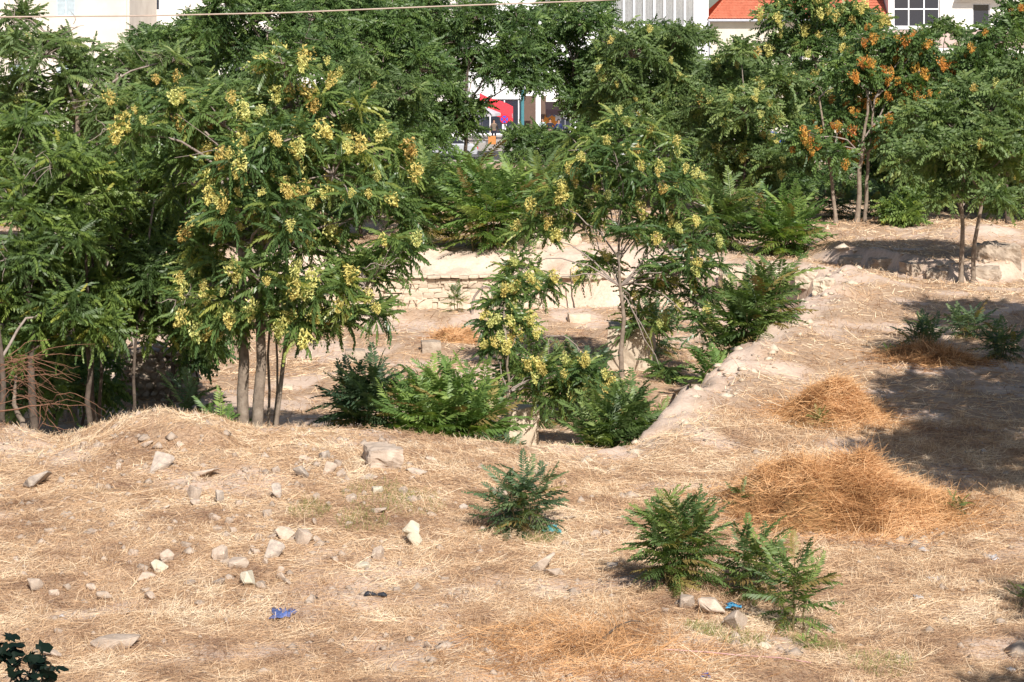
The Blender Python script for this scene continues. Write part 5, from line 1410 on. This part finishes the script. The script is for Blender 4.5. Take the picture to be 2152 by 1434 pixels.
# white house with the window band
hw = [(bx(1290), bx(1461), bz(57), 12.4), (bx(1205), bx(1236), bz(20), 11.2), (bx(1000), bx(1040), bz(20), 11.2), (bx(1385), bx(1475), bz(262), bz(180)), (bx(1000), bx(1120), 0.2, 3.0), (bx(1140), bx(1200), 0.2, 3.0), (bx(1260), bx(1310), 4.4, 6.2), (bx(1465), bx(1482), 0.3, 2.6)]
e, c_ = house('white_house', 'white house with a long band of curtained windows at the top', bx(985), bx(1489), DB, 12, 14.5, hw, 'plaster_white')
window(e, c_, *hw[0], nx=8, glass='glass_clear', fw=0.12, curtain=True, bar=0.17)
window(e, c_, *hw[1], nx=2, glass='glass_dark', fw=0.09)
window(e, c_, *hw[2], nx=2, glass='glass_dark', fw=0.09)
window(e, c_, *hw[3], nx=3, glass='glass_dark', fw=0.09)
window(e, c_, *hw[4], nx=4, glass='glass_dark', fw=0.09)
window(e, c_, *hw[5], nx=2, glass='glass_dark', fw=0.09)
window(e, c_, *hw[6], nx=2, glass='glass_dark', fw=0.09)
window(e, c_, *hw[7], nx=1, glass='glass_dark', fw=0.06)
sl = MB(); sl.box(bx(1285) - c_, bx(1466) - c_, -0.14, 0.02, bz(57) - 0.08, bz(57) - 0.005); sl.build('window_sill', MAT['frame_white'], e)
bd = MB(); bd.box(bx(1285) - c_, bx(1489) - c_, -0.05, -0.003, bz(66) - 0.05, bz(66)); bd.build('string_course', MAT['plaster_cream'], e)
dp = MB(); dp.tube([(bx(1471) - c_, -0.06, 0), (bx(1471) - c_, -0.06, 14)], [0.03, 0.03]); dp.build('downpipe', MAT['frame_white'], e)
# house with the red tiled roof
ze = bz(41)
hr = [(bx(1540), bx(1570), bz(108), bz(83)), (bx(1664), bx(1690), bz(150), bz(105)), (bx(1560), bx(1600), 2.4, 4.4), (bx(1760), bx(1800), 4.4, 6.2), (bx(1690), bx(1740), 0.2, 2.6)]
e, c_ = house('red_roofed_house', 'beige house with a red tiled roof and grey gutter', bx(1492), bx(1866), DB + 0.35, 10, ze - 0.12, hr, 'plaster_beige')
for hh in hr: window(e, c_, *hh, nx=1 if hh[1] - hh[0] < 1.3 else 2, fw=0.08)
a, b = bx(1492) - c_ - 0.1, bx(1866) - c_ - 0.004
ny_, wv_ = 14, 0.24
Lx = b - a; ncol = int(Lx / (wv_ / 4))
gx = np.linspace(0, Lx, ncol + 1)
slope = math.tan(math.radians(33)); rows_n = 15; rowl = 0.38
rv, rq = [], []
yy0 = -0.55
for r in range(rows_n):
    for e_i in range(2):
        yb = yy0 + (r + e_i) * rowl * math.cos(math.radians(33)) + (0.06 if e_i else 0)
        base_z = ze + (yb - yy0) * slope + (0.045 if e_i == 0 else -0.01)
        for k in range(ncol + 1):
            x = gx[k]
            lim = (yb - yy0) * 0.62                      # hip on the left
            xx = max(x, lim)
            rv.append((a + xx, yb, base_z + 0.055 * abs(math.sin(math.pi * x / wv_)) ** 0.7))
for r in range(rows_n):
    o0 = r * 2 * (ncol + 1)
    for k in range(ncol):
        rq.append((o0 + k, o0 + k + 1, o0 + ncol + 1 + k + 1, o0 + ncol + 1 + k))
roof = obj('roof', mesh_np('roof', np.array(rv), np.array(rq), MAT['roof_tile']), e)
dk = MB(); yb = yy0 + rows_n * rowl * math.cos(math.radians(33)); zt = ze + (yb - yy0) * slope
dk.poly([(a, yy0 + 0.02, ze - 0.02), (b, yy0 + 0.02, ze - 0.02), (b, yb, zt - 0.03), (a + (yb - yy0) * 0.62, yb, zt - 0.03)])
dk.poly([(a, yy0 + 0.02, ze - 0.02), (a + (yb - yy0) * 0.62, yb, zt - 0.03), (a + (yb - yy0) * 0.62, yb + 5, zt - 3.2), (a, 10, ze - 0.02)])
dk.poly([(a + (yb - yy0) * 0.62, yb, zt - 0.03), (b, yb, zt - 0.03), (b, 10.2, ze - .02), (a, 10.2, ze - .02)])
dk.build('roof_deck', MAT['roof_tile'], roof)
for k in range(16):
    t0 = k / 16
    y0 = yy0 + (yb - yy0) * t0; y1 = yy0 + (yb - yy0) * (t0 + 1.15 / 16)
    r_ = MB(); r_.tube([(a + (y0 - yy0) * 0.62, y0, ze + (y0 - yy0) * slope + 0.07), (a + (y1 - yy0) * 0.62, y1, ze + (y1 - yy0) * slope + 0.05)], [0.12, 0.09], 8); r_.build('ridge_tile', MAT['roof_tile'], roof)
g = MB(); g.tube([(a - 0.05, -0.62, ze - 0.08), (b, -0.62, ze - 0.08)], [0.10, 0.10], 10); g.build('gutter', MAT['gutter_grey'], e)
g = MB(); g.box(a + 0.05, b, -0.5, -0.002, ze - 0.2, ze - 0.06); g.build('soffit', MAT['frame_white'], e)
g = MB(); g.tube([(a + 0.02, -0.6, ze - 0.12), (a + 0.02, -0.55, ze - 0.5), (a + 0.12, -0.12, ze - 0.85), (a + 0.12, -0.1, 0.2)], [0.06] * 4, 8); g.build('downpipe', MAT['gutter_grey'], e)
# ivory house on the right
hh_ = [(bx(1878), bx(1975), bz(57), 11.5), (bx(2044), bx(2081), bz(60), bz(8)), (bx(1900), bx(1980), 3.2, 5.2), (bx(2040), bx(2090), 3.2, 5.2), (bx(2180), bx(2230), bz(60), bz(8)), (bx(1900), bx(2020), 0.2, 2.7)]
e, c_ = house('corner_house', 'ivory house at the top right with a wide gridded window and pink plinth band', bx(1867), bx(2460), DB, 12, 14.5, hh_, 'plaster_ivory')
window(e, c_, *hh_[0], nx=3, nz=2, fw=0.09, bar=0.10)
for hh in hh_[1:]: window(e, c_, *hh, nx=1 if hh[1] - hh[0] < 2 else 3, fw=0.08)
pb = MB(); pb.box(bx(1868) - c_, bx(2460) - c_, -0.06, -0.004, bz(100), bz(62)); pb.build('plinth_band', MAT['plinth_pink'], e)
pb = MB(); pb.box(bx(1868) - c_, bx(2460) - c_, -0.16, -0.003, bz(62) + 0.003, bz(59)); pb.build('ledge', MAT['frame_white'], e)
sb = MB(); sb.box(bx(2008) - c_, bx(2112) - c_, -0.95, -0.003, 10.95, 11.12); sb.build('balcony_slab', MAT['plaster_ivory'], e)
for z_ in (bz(37), bz(6)):
    jn = MB(); jn.box(bx(1977) - c_, bx(2040) - c_, -0.012, -0.002, z_ - 0.02, z_ + 0.02); jn.build('joint_strip', MAT['plaster_cream'], e)

# café front glimpsed through the gap
DC = 162.0
def cx2(px, d=DC): return (px - CX) * d / F
def cz2(py, d=DC): return HC - (py - HY) * d / F
def slab(name, label, cat, x0, x1, y0, y1, z0, z1, mat, bevel=0.0):
    mb = MB(); cx_, cy_ = (x0 + x1) / 2, (y0 + y1) / 2
    mb.box(x0 - cx_, x1 - cx_, y0 - cy_, y1 - cy_, 0, z1 - z0)
    return tag(mb.build(name, MAT[mat], None, (cx_, cy_, z0), bevel), label, cat)
slab('brown_partition', 'brown wall panel between the teal pole and the white pillar', 'wall', cx2(1098), cx2(1152), DC + 3, DC + 3.2, 0.15, cz2(205), 'brown_wall', 0.02)
e = empty('white_pillar', (cx2(1131), DC, 0.15)); tag(e, 'white square pillar at the café terrace', 'pillar')
pm = MB(); pm.box(-.19, .19, -.19, .19, 0.3, cz2(196) - 0.15); pm.build('shaft', MAT['frame_white'], e, bevel=0.015)
pm = MB(); pm.box(-.25, .25, -.25, .25, 0, 0.299); pm.build('base', MAT['frame_white'], e, bevel=0.02)
pm = MB(); pm.box(-.25, .25, -.25, .25, cz2(196) - 0.148, cz2(196) + .02); pm.build('capital', MAT['frame_white'], e, bevel=0.02)
e = empty('teal_pole', (cx2(1098, 150), 150.9, 0.15)); tag(e, 'teal painted street pole left of the white pillar', 'pole')
pm = MB(); pm.tube([(0, 0, 0), (0, 0, 7.2)], [0.14, 0.10], 12); pm.build('post', MAT['teal_paint'], e)
pm = MB(); pm.tube([(0, 0, 0), (0, 0, 0.5)], [0.2, 0.19], 12); pm.build('collar', MAT['teal_paint'], e)
# red awning
e = empty('red_awning', (cx2(1043), DC, 0.15)); tag(e, 'bright red slanting awning seen through the tree gap', 'awning')
mb = MB(); x0, x1 = cx2(1008) - cx2(1043), cx2(1078) - cx2(1043)
N = 10
for k in range(N):
    t0, t1 = k / N, (k + 1) / N
    za = lambda t: cz2(203) - 0.15 - (cz2(203) - cz2(232)) * t - 0.06 * math.sin(math.pi * t * 2)
    for (t, tt) in ((t0, t1),):
        xa, xb = x0 + (x1 - x0) * t, x0 + (x1 - x0) * tt
        mb.poly([(xa, -1.6, za(t) - 0.55), (xb, -1.6, za(tt) - 0.55), (xb, 0.6, za(tt) + 0.25), (xa, 0.6, za(t) + 0.25)])
        mb.poly([(xa, -1.6, za(t) - 0.9), (xb, -1.6, za(tt) - 0.9), (xb, -1.6, za(tt) - 0.55), (xa, -1.6, za(t) - 0.55)])
o = mb.build('canvas', MAT['canvas_red'], e); md = o.modifiers.new('thickness', 'SOLIDIFY'); md.thickness = 0.02
for xx in (x0 + .05, x1 - .05):
    pm = MB(); pm.tube([(xx, -1.55, 0), (xx, -1.55, 2.05)], [0.03, 0.03], 8); pm.build('post', MAT['metal_grey'], e)
# lilac parasol
e = empty('grey_parasol', (cx2(1014, 158), 158, 0.15)); tag(e, 'pale grey parasol left below the red awning', 'parasol')
mb = MB(); zt, zr, R_ = 2.75, 2.2, 1.35
for k in range(8):
    a0, a1 = k * math.pi / 4, (k + 1) * math.pi / 4
    mb.poly([(0, 0, zt), (R_ * math.cos(a0), R_ * math.sin(a0), zr), (R_ * math.cos(a1), R_ * math.sin(a1), zr)])
    mb.poly([(R_ * math.cos(a0), R_ * math.sin(a0), zr), (R_ * math.cos(a0), R_ * math.sin(a0), zr - .2), (R_ * math.cos(a1), R_ * math.sin(a1), zr - .2), (R_ * math.cos(a1), R_ * math.sin(a1), zr)])
mb.build('canopy', MAT['canvas_lilac'], e)
pm = MB(); pm.tube([(0, 0, 0), (0, 0, zt)], [0.03, 0.03], 8); pm.build('pole', MAT['metal_grey'], e)
pm = MB(); pm.tube([(0, 0, 0), (0, 0, .1)], [0.3, 0.28], 12); pm.build('base', MAT['metal_grey'], e)
# dark scalloped awning, fascia, orange sign
e = empty('dark_awning', (cx2(1172), DC, 0.15)); tag(e, 'dark scalloped awning over the orange signboard', 'awning')
mb = MB(); x0, x1 = cx2(1146) - cx2(1172), cx2(1200) - cx2(1172); N = 24
for k in range(N):
    xa, xb = x0 + (x1 - x0) * k / N, x0 + (x1 - x0) * (k + 1) / N
    z0a, z0b = (cz2(238) - .15 - 0.14 * abs(math.sin(math.pi * j / 4)) for j in (k, k + 1))
    zt = cz2(229) - .15
    mb.poly([(xa, -1.2, z0a), (xb, -1.2, z0b), (xb, -1.2, zt), (xa, -1.2, zt)]); mb.poly([(xa, -1.2, zt), (xb, -1.2, zt), (xb, 1.0, zt + .5), (xa, 1.0, zt + .5)])
o = mb.build('canvas', MAT['canvas_brown'], e); md = o.modifiers.new('thickness', 'SOLIDIFY'); md.thickness = 0.02
slab('white_fascia', 'white fascia panel above the dark awning', 'panel', cx2(1148), cx2(1200), DC + 1.2, DC + 1.35, cz2(229), cz2(204), 'plaster_ivory', 0.01)
e = empty('orange_signboard', (cx2(1155), DC + 0.5, cz2(268))); tag(e, 'orange signboard behind the standing person', 'sign')
mb = MB(); hs = cz2(242) - cz2(268)
pts = [(cx2(1138), 0), (cx2(1171), 0), (cx2(1172), hs), (cx2(1166), hs * .82), (cx2(1160), hs * .95), (cx2(1153), hs * .75), (cx2(1147), hs * .78), (cx2(1146), hs * 1.05), (cx2(1144), hs * .68), (cx2(1138), hs * .55)]
mb.poly([(x - cx2(1155), 0, z_) for x, z_ in pts]); mb.poly([(x - cx2(1155), 0.05, z_) for x, z_ in reversed(pts)])
for k in range(len(pts)):
    (xa, z0), (xb, z1) = pts[k], pts[(k + 1) % len(pts)]
    mb.poly([(xa - cx2(1155), 0, z0), (xa - cx2(1155), .05, z0), (xb - cx2(1155), .05, z1), (xb - cx2(1155), 0, z1)])
mb.build('board', MAT['sign_orange'], e)
e = empty('white_letter_board', (cx2(1187), DC - 0.9, cz2(250))); tag(e, 'dark small board with a white letter right of the orange sign', 'sign')
pm = MB(); pm.box(-.28, .28, 0, .04, 0, .6); pm.build('board', MAT['canvas_brown'], e)
pm = MB(); pm.box(-.14, -.05, -.014, -.002, .08, .52); pm.box(-.049, .16, -.013, -.002, .43, .52); pm.box(-.049, .12, -.013, -.002, .26, .34); pm.box(-.049, .16, -.013, -.002, .08, .16); pm.build('letter', MAT['sign_white'], e)
pm = MB(); pm.tube([(0, .06, 0), (0, .06, 0.15 - cz2(250))], [0.03, 0.03], 6); pm.build('post', MAT['metal_grey'], e)
slab('white_notice', 'plain white notice panel at the right of the orange signboard', 'sign', cx2(1167), cx2(1179), DC - 0.3, DC - 0.26, cz2(254), cz2(240), 'sign_white')
# traffic sign
ds = 151.2
zc = HC - (251 - HY) * ds / F
e = empty('traffic_sign', ((1060 - CX) * ds / F, ds, 0.15)); tag(e, 'round blue no-stopping sign with red ring and cross', 'sign')
def disc(r, y, seg=28): return [(r * math.cos(2 * math.pi * k / seg), y, r * math.sin(2 * math.pi * k / seg) + zc - 0.15) for k in range(seg)]
mb = MB(); mb.poly(disc(0.31, 0.02)); mb.poly(disc(0.31, 0.0)); 
A, B_ = disc(0.31, 0.02), disc(0.31, 0.0)
for k in range(28): mb.poly([A[k], A[(k + 1) % 28], B_[(k + 1) % 28], B_[k]])
mb.build('ring', MAT['sign_red'], e)
mb = MB(); mb.poly(disc(0.255, -0.004)); mb.build('face', MAT['sign_blue'], e)
mb = MB()
for sgn in (1, -1):
    dx_, dz_, wn_ = 0.178, 0.178 * sgn, 0.03
    yq = -0.008 if sgn > 0 else -0.011
    mb.poly([(-dx_ - wn_ * sgn, yq, zc - .15 - dz_ + wn_), (-dx_ + wn_ * sgn, yq, zc - .15 - dz_ - wn_), (dx_ + wn_ * sgn, yq, zc - .15 + dz_ - wn_), (dx_ - wn_ * sgn, yq, zc - .15 + dz_ + wn_)])
mb.build('cross', MAT['sign_red'], e)
mb = MB(); mb.box(-.16, -.03, -0.005, .02, zc - 1.0, zc - .5); mb.box(.03, .16, -0.005, .02, zc - 1.0, zc - .5); mb.build('plate', MAT['sign_white'], e)
mb = MB(); mb.tube([(0, .06, 0), (0, .06, zc + .1)], [0.03, 0.03], 8); mb.build('pole', MAT['metal_grey'], e)
# café tables' orange planter and warning-yellow panels
slab('orange_planter', 'orange wooden planter beneath the red awning', 'planter', cx2(1026, 156), cx2(1042, 156), 155.8, 156.3, 0.15, 0.75, 'wood_orange', 0.02)
slab('white_notice', 'white panel on the street left of the parasol', 'panel', cx2(950, 156), cx2(972, 156), 156, 156.06, 0.5, cz2(250, 156), 'sign_white')
slab('white_stall_front', 'white shop front glimpsed right of the slender tree top', 'shop front', cx2(1404, 152), cx2(1434, 152), 152, 152.3, 0.15, cz2(330, 152) + 1.4, 'sign_white', 0.02)
e = empty('striped_shutter', (cx2(1472, 153), 153, 0.15)); tag(e, 'violet slatted shutter glimpsed right of the white shop front', 'shutter')
m_plain('shutter_violet', (0.16, 0.12, 0.22), 0.5)
mb = MB(); mb.box(-.5, -.42, -.05, .05, 0, 2.2); mb.box(.42, .5, -.05, .05, 0, 2.2); mb.box(-.42, .42, -.05, .05, 2.1, 2.2); mb.build('frame', MAT['frame_white'], e)
for k in range(9):
    mb = MB(); mb.box(-.415, .415, -.02, .02, .1 + k * .22, .26 + k * .22); mb.build('slat', MAT['shutter_violet'], e)

# ------------------------------------------------------------------ cars
m_plain('tyre', (0.02, 0.02, 0.02), 0.8, 0.2)
m_plain('light_clear', (0.7, 0.7, 0.72), 0.2, 0.6)
def car(label, loc, rz, mat):
    e = empty('parked_car', loc, rz); tag(e, label, 'car', 'cars parked along the street')
    prof = [(-2.05, .35), (-2.1, .62), (-2.02, .86), (-1.75, .95), (-1.1, 1.0), (-0.98, 1.02), (1.0, 1.02), (1.7, .98), (2.0, .92), (2.08, .6), (2.02, .35)]
    cab = [(-1.1, 1.0), (-.45, 1.42), (.75, 1.46), (1.55, 1.0)]
    mb = MB()
    def loft(pf, secs):
        b = len(mb.v); n_ = len(pf)
        for y_, kz, kx in secs:
            for (x_, z_) in pf: mb.v.append((x_ * kx, y_, z_ * kz if z_ > .5 else z_))
        for s_ in range(len(secs) - 1):
            for i_ in range(n_):
                j_ = (i_ + 1) % n_; mb.f.append((b + s_ * n_ + i_, b + s_ * n_ + j_, b + (s_ + 1) * n_ + j_, b + (s_ + 1) * n_ + i_))
        mb.f.append(tuple(range(b, b + n_))); mb.f.append(tuple(range(b + (len(secs) - 1) * n_, b + len(secs) * n_))[::-1])
    loft(prof, [(-.85, .93, .97), (-.80, .99, .995), (-.6, 1, 1), (.6, 1, 1), (.80, .99, .995), (.85, .93, .97)])
    mb.build('body', mat, e, smooth=False)
    mb = MB(); loft(cab, [(-.74, 1.0, .98), (-.6, 1.01, .99), (.6, 1.01, .99), (.74, 1.0, .98)]); cbn = mb.build('cabin', mat, e)
    for sg in (-1, 1):
        w_ = MB(); w_.poly([(-.9, sg * .745, 1.05), (-.38, sg * .745, 1.36), (.15, sg * .745, 1.38), (.15, sg * .745, 1.05)]); w_.build('side_window', MAT['glass_dark'], cbn)
        w_ = MB(); w_.poly([(.22, sg * .745, 1.05), (.22, sg * .745, 1.38), (.7, sg * .745, 1.39), (1.3, sg * .745, 1.05)]); w_.build('side_window', MAT['glass_dark'], cbn)
        l_ = MB(); l_.box(-2.115, -2.05, sg * .62 - .14, sg * .62 + .14, .66, .8); l_.build('headlight', MAT['light_clear'], e)
        l_ = MB(); l_.box(2.0, 2.1, sg * .64 - .1, sg * .64 + .1, .66, .82); l_.build('tail_light', MAT['sign_red'], e)
        for xw in (-1.3, 1.3):
            t_ = MB(); t_.tube([(xw, sg * .64, .31), (xw, sg * .87, .31)], [.31, .31], 18); wh = t_.build('wheel', MAT['tyre'], e)
            r_ = MB(); r_.tube([(xw, sg * .85, .31), (xw, sg * .885, .31)], [.19, .17], 14); r_.build('rim', MAT['metal_grey'], wh)
    w_ = MB(); w_.poly([(-1.06, -.6, 1.04), (-1.06, .6, 1.04), (-.49, .56, 1.405), (-.49, -.56, 1.405)]); w_.build('windscreen', MAT['glass_dark'], cbn)
    w_ = MB(); w_.poly([(1.525, -.6, 1.04), (.79, -.56, 1.46), (.79, .56, 1.46), (1.525, .6, 1.04)]); w_.build('rear_window', MAT['glass_dark'], cbn)
    return e
for nm, c in (('paint_silver', (0.42, 0.43, 0.46)), ('paint_white', (0.78, 0.78, 0.78)), ('paint_blue', (0.03, 0.08, 0.40))):
    m_plain(nm, c, 0.25, 0.5, 0.03)
car('silver car behind the forked tree left of the traffic sign', ((938 - CX) * 142 / F, 142, 0.03), 0.05, MAT['paint_silver'])
car('white car behind the top of the slender tree', ((1250 - CX) * 141.5 / F, 141.5, 0.03), 0.0, MAT['paint_white'])
car('blue car under the pale green tree', ((1606 - CX) * 148.5 / F, 148.5, 0.03), 0.0, MAT['paint_blue'])
car('white car behind the leaning pale trunk', ((1745 - CX) * 141.5 / F, 141.5, 0.03), 0.0, MAT['paint_white'])
car('blue car behind the feathery tree at the right', ((2092 - CX) * 141.5 / F, 141.5, 0.03), 0.0, MAT['paint_blue'])

# ------------------------------------------------------------------ people on the terrace
m_plain('skin', (0.42, 0.26, 0.18), 0.6, 0.3, 0.05)
m_plain('hair', (0.02, 0.014, 0.012), 0.6)
def person(label, loc, rz, shirt, trousers, seed=0, arm_out=0.18):
    sk = [(0, 0, .95), (0, 0, 1.15), (0, 0.01, 1.38), (0, 0, 1.50), (0, -.02, 1.60), (0, -.03, 1.72)]
    rad = [.15, .135, .16, .055, .085, .075]
    ed = [(0, 1), (1, 2), (2, 3), (3, 4), (4, 5)]
    for s_ in (-1, 1):
        b = len(sk)
        sk += [(s_ * .19, 0, 1.40), (s_ * (.22 + arm_out * .4), .02, 1.12), (s_ * (.20 + arm_out * .5), -.12, .90), (s_ * (.19 + arm_out * .5), -.17, .82)]
        rad += [.065, .048, .036, .032]; ed += [(2, b), (b, b + 1), (b + 1, b + 2), (b + 2, b + 3)]
        b = len(sk)
        sk += [(s_ * .10, 0, .88), (s_ * .11, -.01 - .03 * s_, .48), (s_ * .11, .02 + .02 * s_, .08), (s_ * .12, -.13, .04)]
        rad += [.095, .062, .045, .038]; ed += [(0, b), (b, b + 1), (b + 1, b + 2), (b + 2, b + 3)]
    me = bpy.data.meshes.new('body'); me.from_pydata(sk, ed, [])
    ob = bpy.data.objects.new('body_tmp', me); COL.objects.link(ob)
    ob.modifiers.new('skin', 'SKIN'); md = ob.modifiers.new('sub', 'SUBSURF'); md.levels = 2; md.render_levels = 2
    for i, r in enumerate(rad): me.skin_vertices[0].data[i].radius = (r, r * (0.75 if i in (0, 1, 2) else 1.0))
    me.skin_vertices[0].data[0].use_root = True
    dg = bpy.context.evaluated_depsgraph_get()
    m2 = bpy.data.meshes.new_from_object(ob.evaluated_get(dg)); m2.name = 'body'
    bpy.data.objects.remove(ob)
    m2.materials.clear()
    for mm in (MAT['skin'], MAT[shirt], MAT[trousers], MAT['rubber_dark']): m2.materials.append(mm)
    for p in m2.polygons:
        c = p.center; p.use_smooth = True
        p.material_index = 3 if c.z < .1 else 2 if (c.z < .98 and abs(c.x) < .2 and not (abs(c.x) > .17 and c.y < -.05)) else 1 if (1.47 > c.z > 1.0) else 0
    e = empty('person', loc, rz); tag(e, label, 'person')
    obj('body', m2, e)
    bm = bmesh.new(); bmesh.ops.create_uvsphere(bm, u_segments=14, v_segments=10, radius=1)
    for v in bm.verts:
        v.co = Vector((v.co.x * .105, v.co.y * .115 + .012, v.co.z * .125 + 1.70))
    bmesh.ops.delete(bm, geom=[v for v in bm.verts if v.co.y < -.045 and v.co.z < 1.72], context='VERTS')
    hm = bpy.data.meshes.new('hair'); bm.to_mesh(hm); bm.free(); hm.materials.append(MAT['hair'])
    obj('hair', hm, e)
    for nm, pts, mt in (('nose', (0, -.115, 1.655), 'skin'), ('eye', (-.032, -.098, 1.685), 'hair'), ('eye', (.032, -.098, 1.685), 'hair'), ('mouth', (0, -.100, 1.61), 'canvas_red')):
        bm = bmesh.new(); bmesh.ops.create_icosphere(bm, subdivisions=1, radius=.012); f_ = bpy.data.meshes.new(nm); bm.to_mesh(f_); bm.free(); f_.materials.append(MAT[mt]); obj(nm, f_, e, pts)
m_plain('cloth_dark', (0.03, 0.028, 0.04), 0.9, 0.1); m_plain('cloth_pale', (0.40, 0.46, 0.50), 0.9, 0.1); m_plain('cloth_brown', (0.16, 0.12, 0.09), 0.9, 0.1); m_plain('cloth_navy', (0.03, 0.04, 0.12), 0.9, 0.1)
person('person in a dark top standing before the orange signboard', ((1156 - CX) * 158 / F, 158, 0.15), 0.2, 'cloth_dark', 'cloth_brown', arm_out=0.5)
person('person in a pale blue shirt left of the one in dark top', ((1140 - CX) * 159 / F, 159, 0.15), -0.4, 'cloth_pale', 'cloth_navy')
person('person in navy clothes right of the one in dark top', ((1174 - CX) * 157 / F, 157, 0.15), 0.5, 'cloth_navy', 'cloth_dark')
person('person in brown near the red awning and the leaning stem', ((1038 - CX) * 157 / F, 157, 0.15), 0.1, 'cloth_brown', 'cloth_dark')
